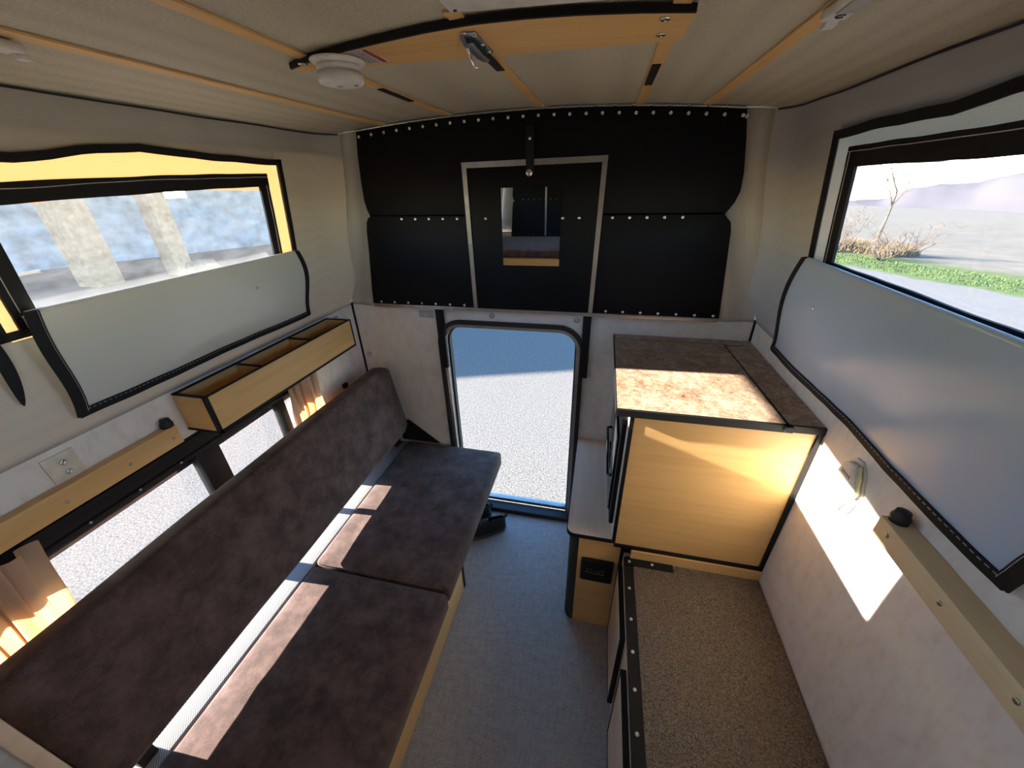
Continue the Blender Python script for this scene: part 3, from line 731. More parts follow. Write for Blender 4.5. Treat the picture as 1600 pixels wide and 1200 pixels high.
for y in (-1.02, -1.159, -1.297, -1.45): MB().lathe((.902, y, 1.2), (-1, 0, 0), [(.005, 0), (.0045, .0012), (.0005, .0016)], 12).build('screw', M['alu'], rr, smooth=True)
bumper(.925, -.998, 1.222, 'black rubber bumper at the end of the right wooden rail', .1)

bk = thing('wall_bin', 'open maple storage bin with three compartments on the left wall', 'storage bin')
bx0, bx1, by0, by1, bz0, bz1 = -.949, -.822, -.948, -.212, 1.164, 1.293; T = .010
MB().box(bx1 - T, bx1, by0 + T, by1 - T, bz0 + T, bz1 - .004).build('front_panel', M['maple_y'], bk)
MB().box(bx0, bx0 + T, by0 + T, by1 - T, bz0 + T, bz1 - .004).build('back_panel', M['maple_y'], bk)
MB().box(bx0, bx1, by0 + T, by1 - T, bz0, bz0 + T).build('bottom_panel', M['maple_y'], bk)
for y in (by0, by1 - T): MB().box(bx0, bx1, y, y + T, bz0, bz1 - .004).build('end_panel', M['maple_x'], bk)
for y in (-.722, -.468): MB().box(bx0 + T, bx1 - T, y - .004, y + .004, bz0 + T, bz1 - .006).build('divider', M['maple_x'], bk)
m = MB()
for (a, b, c, d) in ((bx0, bx0 + T, by0, by1), (bx1 - T, bx1, by0, by1), (bx0, bx1, by0, by0 + T), (bx0, bx1, by1 - T, by1), (bx0, bx1, -.727, -.717), (bx0, bx1, -.473, -.463)): m.box(a, b, c, d, bz1 - .004, bz1)
m.box(bx1 - T, bx1 + .0015, by0 - .0015, by0 + .010, bz0 - .001, bz1).box(bx1 - .008, bx1 + .0015, by0, by1, bz0 - .0015, bz0 + .008).box(bx0, bx1, by0 - .0015, by0 + .006, bz0 - .0015, bz0 + .007)
m.box(bx1 - T, bx1 + .0015, by1 - .006, by1 + .0015, bz0, bz1)
m.build('edge_trim', M['black'], bk)
for (x, z) in ((bx0 + .012, bz1 - .016), (bx0 + .012, bz0 + .02), (bx1 - .02, bz1 - .016), (bx1 - .02, bz0 + .02)): MB().lathe((x, by0, z), (0, -1, 0), [(.003, 0), (.0028, .0012), (.0004, .0016)], 10).build('screw', M['chrome'], bk, smooth=True)

pl = thing('wall_plate', 'square beige plate with two studs on the left wall', 'socket plate')
MB().prism([(-1.262, 1.206), (-1.200, 1.206), (-1.200, 1.284), (-1.262, 1.284)], 0, -.95, -.946).build('plate', M['beige_pl'], pl, bevel=.001)
for z in (1.260, 1.232): MB().lathe((-.946, -1.229, z), (1, 0, 0), [(.007, 0), (.007, .002), (.004, .004), (.0035, .002), (.0005, .002)], 18).build('stud', M['chrome'], pl, smooth=True)
o = MB().box(-.95, -.935, -.225, -.200, .918, .940).build('wall_clip', M['black']); tag(o, 'tiny black clip on the left wall behind the backrest', 'clip')
o = MB().box(-.95, -.946, -.165, -.135, 1.268, 1.280).build('wall_tab', M['grey_pl']); tag(o, 'small grey tab on the left wall at the bin end', 'tab')

def curtain(label, ya0, ya1, yb0, yb1, z1c, z0c, nf, k):
    def fn(u, v):
        s = v; a = ya0 + (yb0 - ya0) * s; b = ya1 + (yb1 - ya1) * s
        y = a + (b - a) * u
        return (-.905 + .015 * math.sin((u + .06 * math.sin(u * 9 + k)) * nf * 2 * math.pi + 1.6 * math.sin(s * 2.4 + k)) * (.6 + .6 * s) + .012 * noise.noise(Vector((u * 7, s * 4, k))), y + .008 * math.sin(u * nf * math.pi * 2 + 2 + s), z1c + (z0c - z1c) * s)
    o = MB().sheet(fn, 90, 26).build('curtain', M['curtain'], smooth=True); tag(o, label, 'curtain'); return o
curtain('gathered peach curtain glowing at the near end of the left window', -1.56, -1.362, -1.584, -1.425, 1.142, .60, 6, 1.)
curtain('gathered peach curtain glowing below the storage bin', -.598, -.412, -.612, -.440, 1.14, .60, 5, 3.)

# ------------------------------------------------------------------ bench with cushions
BX = -.248
bn = thing('bench', 'long maple bench base along the left wall', 'bench')
MB().box(-.946, BX, -2.05, -.56, 0, .352).build('box', M['maple_y'], bn, bevel=.002)
MB().box(BX - .004, BX + .003, -.575, -.555, 0, .352).build('edge_trim', M['black'], bn)
MB().box(-.946, -.20, -2.05, -.012, .352, .362).build('seat_board', M['maple_y'], bn)
MB().box(-.946, -.80, -.56, -.012, 0, .352).build('rear_support', M['maple_y'], bn)

def cushion(name, x0, x1, y0, y1, z0, z1, label, r=.018, puff=.006, seed=0, nu=26, nv=30):
    """rounded box with a softly crowned top"""
    vs = []; fs = []
    m = MB().box(x0, x1, y0, y1, z0, z1)
    me = bpy.data.meshes.new(name); me.from_pydata(m.v, [], m.f); bm = bmesh.new(); bm.from_mesh(me)
    bmesh.ops.recalc_face_normals(bm, faces=bm.faces)
    bmesh.ops.bevel(bm, geom=list(bm.edges), offset=r, segments=4, affect='EDGES', profile=.5)
    bmesh.ops.subdivide_edges(bm, edges=[e for e in bm.edges if e.calc_length() > .08], cuts=16, use_grid_fill=True)
    for v in bm.verts:
        u = (v.co.x - x0) / (x1 - x0); w_ = (v.co.y - y0) / (y1 - y0); t = (v.co.z - z0) / (z1 - z0)
        k = max(0, math.sin(math.pi * min(1, max(0, u)))) ** .5 * max(0, math.sin(math.pi * min(1, max(0, w_)))) ** .5
        v.co.z += puff * k * t + .0035 * noise.noise(v.co * 9 + Vector((seed, 0, 0))) * (1 if t > .5 else 0) * k
        if t < .9: v.co.x += .006 * math.sin(math.pi * t) * (1 if u > .9 else 0)
    bm.to_mesh(me); bm.free(); me.materials.append(M['plush'])
    for p in me.polygons: p.use_smooth = True
    o = bpy.data.objects.new(name, me); C.objects.link(o)
    if label: tag(o, label, 'cushion')
    return o
SZ = .46
o = cushion('seat_cushion', -.764, -.176, -.872, -.012, .364, SZ, 'brown plush seat cushion at the rear, beside the doorway', seed=1)
m = MB(); m.tube([(-.745, -.870, .452), (-.19, -.870, .452)], .0022, 6).tube([(-.181, -.86, .452), (-.181, -.02, .452)], .0022, 6); m.build('piping', M['plush'], o)
o = cushion('seat_cushion', -.764, -.170, -2.04, -.880, .364, SZ - .006, 'brown plush seat cushion nearest the camera with a long sun stripe', seed=2)
m = MB(); m.tube([(-.745, -.884, .446), (-.19, -.884, .446)], .0022, 6).tube([(-.175, -.89, .446), (-.175, -2.0, .446)], .0022, 6); m.build('piping', M['plush'], o)
o = MB().box(-.948, -.766, -2.04, -.014, .364, .450).build('woven_seat_strip', M['weave'], bevel=.006); tag(o, 'grey woven strip between seat cushions and wall, partly sunlit', 'fabric strip')
# leaning backrest
brt = thing('backrest_cushion', 'long brown plush backrest leaning on the left wall', 'cushion')
fb = Vector((-.716, .583)); ft = Vector((-.775, .992)); dv = (ft - fb).normalized(); nb = Vector((-dv.y, dv.x)) * 1.0
if nb.x > 0: nb = -nb
bb = fb + nb * .085; bt = ft + nb * .085
prof = []
def rc(p, a, b, r):   # rounded corner at p between directions a, b
    out = []
    for i in range(5):
        t = i / 4; q0 = p + a * r; q1 = p + b * r; out.append(tuple(q0 * (1 - t) ** 2 + p * 2 * t * (1 - t) + q1 * t ** 2))
    return out
P4 = [fb, bb, bt, ft]
for i in range(4):
    p = P4[i]; a = (P4[i - 1] - p).normalized(); b = (P4[(i + 1) % 4] - p).normalized(); prof += rc(p, a, b, .022)
N = 40; vs = []; fs = []; npf = len(prof); cx = sum(p[0] for p in prof) / npf; cz = sum(p[1] for p in prof) / npf
for i in range(N + 1):
    t = i / N; y = -1.582 + (1.582 - .055) * t
    e = min(1, min(t, 1 - t) / .012); sc_e = .90 + .10 * math.sqrt(max(0, e * (2 - e)))
    sag = .010 * math.sin(math.pi * t)
    for (px, pz) in prof:
        q = Vector((cx + (px - cx) * sc_e, y, cz + (pz - cz) * sc_e))
        top = 1 if pz > cz else 0
        vs.append((q.x + .004 * noise.noise(Vector((y * 4, pz * 6, 2))), y, q.z + top * sag * .8))
for i in range(N):
    for j in range(npf): fs.append((i * npf + j, i * npf + (j + 1) % npf, (i + 1) * npf + (j + 1) % npf, (i + 1) * npf + j))
fs += [tuple(range(npf)), tuple(range(N * npf, (N + 1) * npf))]
MB().add(vs, fs).build('padding', M['plush'], brt, smooth=True)
MB().box(-.835, -.822, -1.575, -.06, .528, .95).build('sun_stop_board', M['black'], brt)  # hidden board added to narrow the sun stripe on the seat
for y in (-1.50, -.06): 
    MB().prism([(bb.x - .004, bb.y + .01), (bb.x - .03, bb.y), (-.90, .452), (-.80, .452)], 1, y - .02, y + .02).build('hinge_arm', M['black'], brt)
o = MB().prism([(-.738, .605), (-.56, .462), (-.80, .462), (-.80, .60)], 1, -.010, -.003).build('dark_gap_sheet', M['black']); tag(o, 'black triangle for the dark gap on the rear wall behind the seat', 'dark gap')  # flat black triangle stands for the shaded gap under the backrest
# near cabinet beside the backrest
nc = thing('side_cabinet', 'tall narrow cabinet with beige corner at the near end of the bench', 'cabinet')
MB().box(-.945, -.712, -2.05, -1.60, .47, 1.09).build('body', M['grey_pl'], nc)
MB().box(-.945, -.702, -1.613, -1.588, .47, 1.10).build('corner_post', M['maple_pale'], nc, bevel=.005)
MB().box(-.716, -.706, -1.640, -1.634, .47, 1.09).build('edge_trim', M['black'], nc)

# ------------------------------------------------------------------ kitchen side
kc = thing('kitchen_cabinet', 'tall maple galley cabinet against the right rear corner', 'cabinet')
MB().box(.440, .948, -.651, -.004, .603, 1.194).build('body', M['maple_x'], kc)
MB().box(.438, .948, -.662, -.6515, .603, .616).build('edge_trim', M['black'], kc)
MB().box(.4405, .9485, -.655, -.651, .617, 1.195).build('front_panel', M['maple_x'], kc)
MB().box(.430, .442, -.657, -.640, .616, 1.195).build('edge_trim', M['black'], kc)
MB().prism([(.936, .557), (.949, .557), (.949, 1.195), (.936, 1.195)], 1, -.662, -.654).build('edge_trim', M['black'], kc)
MB().box(.430, .440, -.651, -.004, .616, 1.195).build('side_panel', M['wall'], kc)
# appliance mounted in the side facing the aisle
ap = thing('stove_front', 'black glossy appliance front on the aisle side of the galley cabinet', 'appliance')
M['gloss'] = plain('black_glass', (.012, .014, .017), .12, 0, .6)
MB().box(.414, .430, -.60, -.14, .655, 1.165).build('frame', M['black'], ap, bevel=.004)
MB().box(.405, .415, -.57, -.19, .70, 1.05).build('glass_door', M['gloss'], ap, bevel=.003)
MB().tube([(.412, -.56, .86), (.392, -.55, .86), (.390, -.40, .86), (.392, -.24, .86), (.412, -.23, .86)], .006, 8).build('handle', M['gloss'], ap, smooth=True)
MB().lathe((.414, -.36, .80), (-1, 0, 0), [(.07, 0), (.07, .004), (.055, .016), (.03, .02), (.001, .021)], 30).build('round_cover', M['gloss'], ap, smooth=True)
for y in (-.24, -.36, -.48): MB().lathe((.414, y, 1.115), (-1, 0, 0), [(.018, 0), (.016, .016), (.001, .018)], 18).build('knob', M['black_rubber'], ap, smooth=True)
ct = thing('countertop', 'brown stone-look countertop with hinged lid, front half sunlit', 'countertop')
Zt = 1.2167
MB().box(.387, .948, -.060, -.003, 1.196, Zt).build('rear_ledge', M['counter'], ct)
MB().prism([(.836, -.078), (.948, -.060), (.948, -.656), (.856, -.656)], 2, 1.196, Zt).build('side_ledge', M['counter'], ct)
MB().prism([(.387, -.0655), (.829, -.0655), (.8325, -.075), (.8515, -.656), (.387, -.656)], 2, 1.198, Zt + .001).build('lid', M['counter'], ct)
m = MB().box(.386, .856, -.6665, -.656, 1.194, Zt + .001).box(.852, .950, -.664, -.656, 1.195, Zt).box(.846, .864, -.676, -.656, 1.200, Zt + .001)
m.box(.383, .387, -.664, -.003, 1.197, Zt + .001)
m.build('edge_trim', M['black'], ct)
m = MB().prism([(.387, -.060), (.836, -.060), (.838, -.078), (.8325, -.075), (.829, -.0655), (.387, -.0655)], 2, 1.2, Zt + .0004).prism([(.836, -.078), (.8575, -.656), (.8505, -.656), (.8315, -.075)], 2, 1.2, Zt + .0014)
m.build('lid_seam', M['black'], ct)
sh = thing('low_shelf', 'pale wood low counter with rounded corner in front of the galley cabinet', 'shelf')
r = .03; x0, x1, yy0 = .2585, .437, -.640
arc = [(x0 + r - r * math.cos(a), yy0 + r - r * math.sin(a)) for a in [HALF * i / 8 for i in range(9)]]
poly = arc + [(x1, yy0), (x1, -.004), (x0, -.002)]
MB().prism(poly, 2, .600, .6144).build('top', M['maple_pale'], sh)
off = [(x - (.003 if i < 9 else 0), y - .003) for i, (x, y) in enumerate(arc)]
m = MB()
full = [(x0 - .003, -.002)] + off + [(x1, yy0 - .003)]
inn = [(x0, -.002)] + arc + [(x1, yy0)]
for a, b, c_, d in zip(full[:-1], full[1:], inn[1:], inn[:-1]): m.prism([a, b, c_, d], 2, .597, .6150)
m.build('edge_trim', M['black'], sh)
MB().prism([(.292, -.012), (.495, -.012), (.495, -.613), (.310, -.613)], 2, 0, .600).build('body', M['maple_pale'], sh)
MB().box(.308, .490, -.616, -.612, 0, .598).build('front_panel', M['maple_x'], sh)
cp = [(.268 + .045 - .045 * math.cos(a), -.615 + .045 - .045 * math.sin(a)) for a in [HALF * i / 8 for i in range(9)]]
MB().prism(cp + [(.313, -.56), (.268, -.50)], 2, 0, .597).build('corner_post', M['black_rubber'], sh, smooth=False)
MB().box(.268, .276, -.56, -.005, 0, .597).build('side_panel', M['maple_pale'], sh)
MB().lathe((.362, -.616, .030), (0, -1, 0), [(.004, 0), (.0035, .0015), (.0004, .002)], 10).build('screw', M['chrome'], sh, smooth=True)
MB().box(.472, .505, -.628, -.612, .36, .598).build('upright_trim', M['black'], sh)
ot = thing('power_outlet', 'black covered power outlet on the front of the low counter', 'outlet')
MB().box(.324, .456, -.630, -.616, .325, .460).build('cover', M['black'], ot, bevel=.009, seg=3)
m = MB()
for k in range(5):   # raised worn lettering and marks on the lid
    m.tube([(.350 + k * .015, -.6305, .402 + .006 * math.sin(k * 2)), (.358 + k * .015, -.6305, .394 + .005 * math.cos(k))], .0012, 5)
m.tube([(.345, -.6305, .385), (.425, -.6305, .378)], .001, 5)
m.build('raised_marks', M['alu'], ot)
MB().lathe((.446, -.630, .448), (0, -1, 0), [(.0025, 0), (.0004, .0014)], 8).build('screw', M['chrome'], ot, smooth=True)

# carpeted bench box on the right
cbx = thing('carpeted_box', 'low storage box with brown carpet top along the right wall', 'storage box')
SX = .484; SZ2 = .557
MB().box(SX, .947, YB + .003, -.632, 0, SZ2 - .012).build('body', M['maple_pale'], cbx)
MB().box(SX + .030, .948, YB + .003, -.668, SZ2 - .010, SZ2 + .004).build('carpet', M['carpet'], cbx, bevel=.003)
m = MB().prism([(SX - .003, -.664), (SX + .030, -.672), (SX + .030, YB + .003), (SX - .006, YB + .003)], 2, SZ2 - .014, SZ2 + .001)
m.box(SX + .0, SX + .172, -.700, -.662, SZ2 + .001, SZ2 + .006)
m.build('edge_trim', M['black'], cbx)
MB().box(SX + .02, .948, -.668, -.658, SZ2 - .010, .602).build('rear_panel', M['maple_x'], cbx)
sn = MB().lathe((0, 0, 0), (0, 0, 1), [(.0052, 0), (.005, .0018), (.003, .003), (.0004, .003)], 12).build('snap', M['paper'], cbx, smooth=True)
kids(cbx, 'snap', sn, [((SX + .012, y, SZ2 + .001), (0, 0, 0)) for y in (-.79, -.90, -1.0, -1.10, -1.20, -1.32, -1.46)] + [((SX + .016, -.685, SZ2 + .006), (0, 0, 0)), ((SX + .098, -.682, SZ2 + .006), (0, 0, 0))])
for (a, b) in ((-.93, -.66), (-1.40, -1.03)):
    d_ = MB().box(SX - .016, SX - .001, a, b, .06, .49).build('door', M['maple_pale'], cbx)
    m = MB().box(SX - .018, SX - .001, a - .006, a, .054, .496).box(SX - .018, SX - .001, b, b + .006, .054, .496).box(SX - .018, SX - .001, a, b, .49, .496).box(SX - .018, SX - .001, a, b, .054, .06)
    m.build('edge_trim', M['black'], d_)
for y in (-.70, -.99, -1.30): MB().lathe((SX, y, .52), (-1, 0, 0), [(.004, 0), (.003, .002), (.0004, .0025)], 10).build('screw', M['chrome'], cbx, smooth=True)

# small white gadget with a wire hook on the right wall
gd = thing('wall_hook', 'white plastic catch with a wire hook on the right wall', 'hook')
gp = [(-.775, 1.168), (-.790, 1.215), (-.806, 1.232), (-.828, 1.236), (-.845, 1.222), (-.872, 1.165), (-.868, 1.145), (-.84, 1.140), (-.80, 1.150)]
MB().prism(gp, 0, .944, .95).build('base', M['white_pl'], gd, bevel=.002)
M['yellow_pl'] = plain('yellowed_plastic', (.70, .66, .36), .4)
MB().prism([(a * .86 - .117, b * .86 + .165) for a, b in gp], 0, .928, .944).build('body', M['white_pl'], gd, bevel=.005, seg=3)
MB().tube([(.938, -.838, 1.228), (.934, -.856, 1.205), (.932, -.868, 1.175), (.934, -.864, 1.155)], .0045, 8).build('side_bar', M['yellow_pl'], gd, smooth=True)
MB().tube([(.932, -.864, 1.158), (.926, -.862, 1.130), (.924, -.858, 1.108), (.928, -.850, 1.102), (.932, -.846, 1.108)], .0018, 8).build('wire_hook', M['alu'], gd, smooth=True)
m = MB()
random.seed(3)
for k in range(5): m.tube([(.9277, -.805 - k * .007, 1.196), (.9277, -.807 - k * .007, 1.186)], .0009, 4)
m.build('lettering', M['ink'], gd)

# ------------------------------------------------------------------ sneakers
def shoe(loc, rz, s, label):
    root = thing('sneaker', label, 'shoe', group=None)
    mt = Matrix.Translation(loc) @ Matrix.Rotation(rz, 4, 'Z')
    Ls = .29
    def half(t): return (math.sqrt(max(.01, 1 - ((.11 - t) / .115) ** 2)) if t < .11 else 1) * .032 + (0 if t < .11 else .0) if t < .11 else .032 + (.0) + (.016 * math.sin(math.pi * min(1, max(0, t - .11) * 1.1)) ** 1.2) - (.022 * (max(0, t - .8) / .2) ** 2)
    def ring(t, z, k, n=22):
        x = t * Ls; hw = half(t) * k
        return x, hw
    # outline polygon of the sole
    out = []
    for i in range(17): t = i / 16; out.append((t * Ls, (half(t)) * (1 if 0 < t < 1 else .75)))
    poly = [(x, w_) for x, w_ in out] + [(x, -w_ * .92) for x, w_ in reversed(out)]
    m = MB(); n = len(poly)
    for z0_, z1_, k in ((0, .018, 1.0), (.018, .030, .97)):
        m.add([mt @ Vector((x, y * k, z0_ + .012 * max(0, x / Ls - .75) ** 2 * 8)) for x, y in poly] + [mt @ Vector((x, y * k * .98, z1_ + .012 * max(0, x / Ls - .75) ** 2 * 8)) for x, y in poly],
              [tuple(range(n - 1, -1, -1)), tuple(range(n, 2 * n))] + [(i, (i + 1) % n, n + (i + 1) % n, n + i) for i in range(n)])
    m.build('sole', M['sole'], root, bevel=.003)
    # upper: lofted arches
    def H(t): return .10 - .02 * max(0, .12 - t) * 3 if t < .30 else .10 - (t - .30) * .11 if t < .7 else .056 - (t - .7) * .10
    vs = []; fs = []; nr = 14; ks = 22
    for i in range(ks + 1):
        t = .02 + .95 * i / ks; hw = half(t) * .95 * (1 if t < .92 else 1 - (t - .92) * 3); h = H(t)
        for j in range(nr + 1):
            a = math.pi * j / nr; c_, s_ = math.cos(a), math.sin(a)
            open_ = (t < .42)
            y = hw * c_ * (1 - .28 * s_ if open_ else 1); z = .026 + (h - .026) * s_ ** .8
            vs.append(mt @ Vector((t * Ls, y, z)))
    for i in range(ks):
        for j in range(nr):
            t = .02 + .95 * (i + .5) / ks
            if .06 < t < .36 and 5 <= j <= 8: continue
            fs.append((i * (nr + 1) + j, (i + 1) * (nr + 1) + j, (i + 1) * (nr + 1) + j + 1, i * (nr + 1) + j + 1))
    fs.append(tuple(range(nr + 1))); fs.append(tuple(range(ks * (nr + 1), (ks + 1) * (nr + 1))))
    MB().add(vs, fs).build('upper', M['shoe'], root, smooth=True, solid=.005)
    m = MB()
    for k in range(5):
        t = .42 + .075 * k; z = H(t) + .003
        m.tube([mt @ Vector((t * Ls, -.024, z - .014)), mt @ Vector((t * Ls + .006, 0, z + .001)), mt @ Vector((t * Ls + .012, .024, z - .014))], .0024, 6)
    m.build('laces', M['ink'], root, smooth=True)
    MB().tube([mt @ Vector((.006, 0, .075)), mt @ Vector((-.012, 0, .098)), mt @ Vector((-.004, 0, .108)), mt @ Vector((.012, 0, .086))], .004, 6).build('heel_loop', M['tape'], root, smooth=True)
    MB().box(.0, .004, -.01, .01, 0, .0).v
    return root
shoe((-.128, -.150, 0), math.radians(208), 1, 'black sneaker with its heel toward the doorway, under the bench end')
shoe((-.235, -.085, 0), math.radians(200), 1, 'black sneaker farther behind, mostly hidden by the seat cushion')

# ------------------------------------------------------------------ cab-over bed behind the camera (seen in the mirror)
bd = thing('cab_bed', 'dark mattress on a maple platform behind the camera, seen in the mirror', 'bed')
MB().box(-.94, .94, YF + .003, YB + .04, 1.11, 1.19).build('platform', M['maple_x'], bd)
MB().box(-.90, .90, YF + .05, YB - .0, 1.192, 1.262).build('mattress', M['plush'], bd, bevel=.02, seg=3)
fp = thing('folding_panel', 'black riveted panel at the front end, seen in the mirror', 'panel')
MB().prism([(-.80, 1.25), (-.775, 1.60), (-.765, 1.64), (-.745, 1.65), (-.765, 1.66), (-.775, 1.70), (-.75, 2.03), (.75, 2.03), (.775, 1.70), (.745, 1.65), (.775, 1.60), (.80, 1.25)], 1, YF + .02, YF + .03).build('board', M['panel'], fp)
MB().box(-.39, -.37, YF + .03, YF + .035, 1.27, 1.95).build('metal_strip', M['alu'], fp)
rv = MB().lathe((0, 0, 0), (0, 1, 0), [(.0055, 0), (.0045, .0026), (.0004, .003)], 10).build('rivet', M['chrome'], fp, smooth=True)
kids(fp, 'rivet', rv, [((-.65 + .065 * i, YF + .030, 1.66), (0, 0, 0)) for i in range(12)] + [((-.78 + .065 * i, YF + .030, 1.285), (0, 0, 0)) for i in range(14)])

# ------------------------------------------------------------------ outdoors
ang = math.atan2(.49, .87)
def st2w(s, t): return (s * math.cos(ang) - t * math.sin(ang), s * math.sin(ang) + t * math.cos(ang))
def gz(s): return -.9 if s < 17 else -.9 - (s - 17) * .058
ss = [-80, -40, -20, -10, -5, 0, 3, 6, 9, 12, 14, 15, 16, 17, 18, 20, 24, 30, 40, 60, 90, 140, 200, 280, 380, 600]
ts = [-150, -80, -40, -20, -10, 0, 10, 20, 40, 80, 150, 260, 420, 700]
vs = [(s, t, gz(s) + (.6 * noise.noise(Vector((s / 30, t / 30, 0))) if s > 30 else 0)) for s in ss for t in ts]; n = len(ts)
gr = MB().add(vs, [(i * n + j, (i + 1) * n + j, (i + 1) * n + j + 1, i * n + j + 1) for i in range(len(ss) - 1) for j in range(n - 1)]).build('ground', M['ground'], smooth=True)
gr.rotation_euler = (0, 0, ang); tag(gr, 'grey gravel lot running into pale open steppe', 'ground', None, 'structure')
# mountain ridge on the horizon
cx_, cy_ = .3, -1.7
def ridge(u, v):
    az = math.radians(38 + 50 * u)   # measured from +x
    d = 330 + 60 * v; x = cx_ + d * math.cos(az); y = cy_ + d * math.sin(az)
    deg = 38 + 50 * u
    h = 3 + 17 * math.exp(-((deg - 51) / 6.5) ** 2) + 4 * math.exp(-((deg - 44) / 5) ** 2) + 5 * math.exp(-((deg - 58.5) / 2.5) ** 2) + 1.6 * noise.noise(Vector((deg * .5, 0, 0))) + .8 * noise.noise(Vector((deg * 1.7, 4, 0)))
    return (x, y, -20 + h * math.sin(math.pi / 2 * min(1, v * 1.2)) ** 1.0 + .8 * noise.noise(Vector((deg, v * 6, 1))) * v)
o = MB().sheet(ridge, 120, 14).build('mountain', M['hill'], smooth=True, solid=1.0); tag(o, 'mountain ridge with haze in its colour beyond the plain', 'mountain', None, 'structure')
# grass strip and dry grass
def blades(name, mat, n, srange, trange, h, wdt, label, dens=None):
    m = MB(); random.seed(len(name) + n)
    for _ in range(n):
        s = random.uniform(*srange); t = random.uniform(*trange); x, y = st2w(s, t); hh = h * random.uniform(.4, 1.2); a = random.uniform(0, 6.28)
        dx, dy = math.cos(a) * wdt, math.sin(a) * wdt; lx_, ly_ = random.uniform(-.4, .4) * hh, random.uniform(-.4, .4) * hh
        z = gz(s) - .01
        m.add([(x - dx, y - dy, z), (x + dx, y + dy, z), (x + lx_, y + ly_, z + hh)], [(0, 1, 2)])
    o = m.build(name, M[mat]); tag(o, label, 'grass', None, 'stuff'); return o
blades('grass', 'grass', 7000, (14.1, 16.0), (-6, 14), .07, .02, 'strip of short green grass along the gravel edge')
blades('dry_grass', 'drygrass', 3500, (16.6, 18.2), (8.0, 10.8), .42, .02, 'clump of tall yellow dry grass under the bare tree')
def wpt(az_px, d): return None
def bush(x, y, z, h, wdt, n, label, name='dry_bush', up_=1.0):
    m = MB(); 
    for _ in range(n):
        a = random.uniform(0, 6.28); r_ = random.uniform(.2, 1) * wdt; hh = h * random.uniform(.5, 1); p = [Vector((x, y, z))]
        for k in range(1, 5):
            t = k / 4; p.append(Vector((x + math.cos(a) * r_ * t ** .8 + random.uniform(-.08, .08), y + math.sin(a) * r_ * t ** .8 + random.uniform(-.08, .08), z + hh * t)))
        m.tube(p, [.016, .012, .009, .006, .003], 3)
        for k in range(5):
            b = p[random.randint(2, 4)]; e = b + Vector((random.uniform(-.3, .3), random.uniform(-.3, .3), random.uniform(.05, .35))); m.tube([b, e], [.006, .002], 3)
    o = m.build(name, M['twig']); tag(o, label, 'bush'); return o
def branch(m, p, d, L_, r_, dep):
    q = p + d * L_ * .5 + Vector([random.uniform(-.06, .06) * L_ for _ in range(3)]); e = q + d * L_ * .5
    m.tube([p, q, e], [r_, r_ * .8, r_ * .6], 5)
    if dep == 0: return
    for _ in range(3 if dep > 1 else 4):
        nd = (d + Vector([random.uniform(-.7, .7), random.uniform(-.7, .7), random.uniform(-.1, .5)])).normalized()
        branch(m, e if random.random() < .6 else q, nd, L_ * random.uniform(.55, .8), r_ * .55, dep - 1)
random.seed(23)
bx, by = 10.35, 15.9
m = MB(); m.tube([(bx, by, -1.2), (bx - .03, by, -.3), (bx, by + .02, .25)], [.07, .06, .045], 6); branch(m, Vector((bx, by + .02, .2)), Vector((-.03, 0, 1)).normalized(), 1.0, .045, 6)
o = m.build('bare_tree', M['twig']); tag(o, 'leafless thin tree standing in dry grass beyond the right window', 'tree')
bush(9.3, 16.4, -1.05, 1.9, 1.2, 40, 'dense leafless bush left of the bare tree')
bush(11.3, 15.9, -1.05, 1.2, 1.3, 34, 'low twiggy bush right of the bare tree')
bush(9.9, 14.6, -.92, .8, .8, 26, 'small twiggy bush in front of the bare tree')
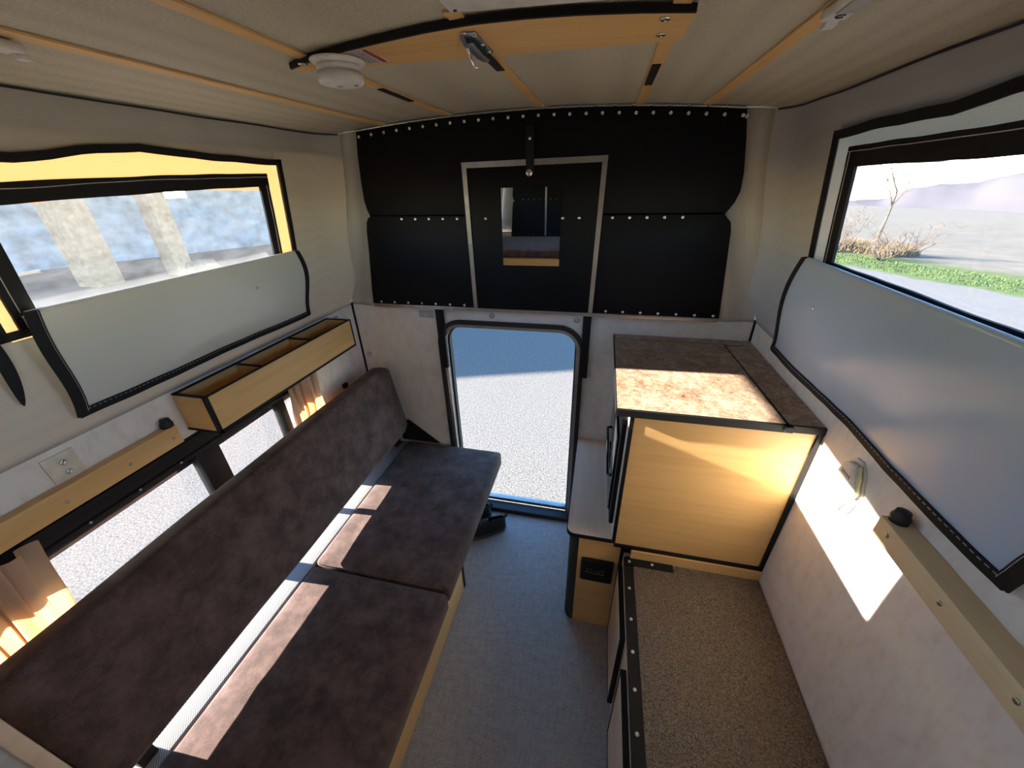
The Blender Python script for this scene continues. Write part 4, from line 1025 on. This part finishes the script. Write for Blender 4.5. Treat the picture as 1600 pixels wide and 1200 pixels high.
# pole barn whose roof shades the far gravel
br = thing('pole_barn', 'open pole barn casting wide shade beyond the left window', 'barn')
Hb = 4.2; k = (Hb + .9) / math.tan(SUN_EL); shx, shy = k, k * SUN_SKEW
ground_line = [(-60, -17.5), (-1.91, 3.3431), (.0114, 3.9692), (7.2, 6.3), (7.2, 30), (-60, 30)]
rp = [(x - shx, y - shy) for x, y in ground_line]
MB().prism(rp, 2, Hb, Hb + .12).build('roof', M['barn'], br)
def dirpt(px_dir, dist): return (.3 + px_dir[0] * dist, -1.68 + px_dir[1] * dist)
for (dx, dy, dist, wd) in ((-.868, .497, 19, .42), (-.806, .592, 19, .30), (-.93, .36, 22, .4), (-.66, .75, 22, .4)):
    x, y = dirpt((dx, dy), dist); MB().box(x - wd, x + wd, y - wd, y + wd, -.9, Hb).build('post', M['post'], br, bevel=.03)
x, y = dirpt((-.785, .62), 13.5)
MB().v
hb_ = MB().lathe((x, y, -.9), (0, 0, 1), [(.40, 0), (.42, .3), (.40, .85), (.32, 1.05), (.01, 1.1)], 24).build('hay_bale', M['hay'], smooth=True); tag(hb_, 'round brown bale beside a post beyond the left window', 'bale')

# far boarded wall closing the barn, with two openings
A_ = Vector(dirpt((-.99, .14), 27)); B_ = Vector(dirpt((-.62, .785), 27))
def wallseg(t0, t1, za, zb_, nm='back_wall'):
    a = A_.lerp(B_, t0); b = A_.lerp(B_, t1); n_ = Vector((-(b - a).y, (b - a).x)).normalized() * .1
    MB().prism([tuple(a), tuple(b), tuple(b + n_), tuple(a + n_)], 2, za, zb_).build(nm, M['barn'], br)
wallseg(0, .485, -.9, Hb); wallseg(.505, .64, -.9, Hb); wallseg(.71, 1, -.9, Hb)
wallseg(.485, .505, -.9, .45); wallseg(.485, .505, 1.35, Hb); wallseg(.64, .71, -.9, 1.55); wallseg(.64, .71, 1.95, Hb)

for o in list(bpy.data.objects):
    if o.parent or o.get('kind'): continue
    b = o.name.split('.')[0]
    g = {'seat_cushion': 'seat cushions on the bench', 'bolt_cap': 'bolt caps on the rear wall', 'velcro_strip': 'velcro strips beside the doorway', 'velcro_pad': 'velcro pads on the ceiling battens', 'window_flap': 'lowered window flaps', 'rubber_bumper': 'rubber bumpers on the wall rails', 'wood_rail': 'wooden rails on the side walls', 'curtain': 'peach curtains at the left window', 'ceiling_lamp': 'slim lamps on the ceiling battens', 'sneaker': 'black sneakers by the doorway', 'dry_bush': 'leafless bushes outside', 'folding_panel': 'black folding end panels'}.get(b)
    if g: o['group'] = g
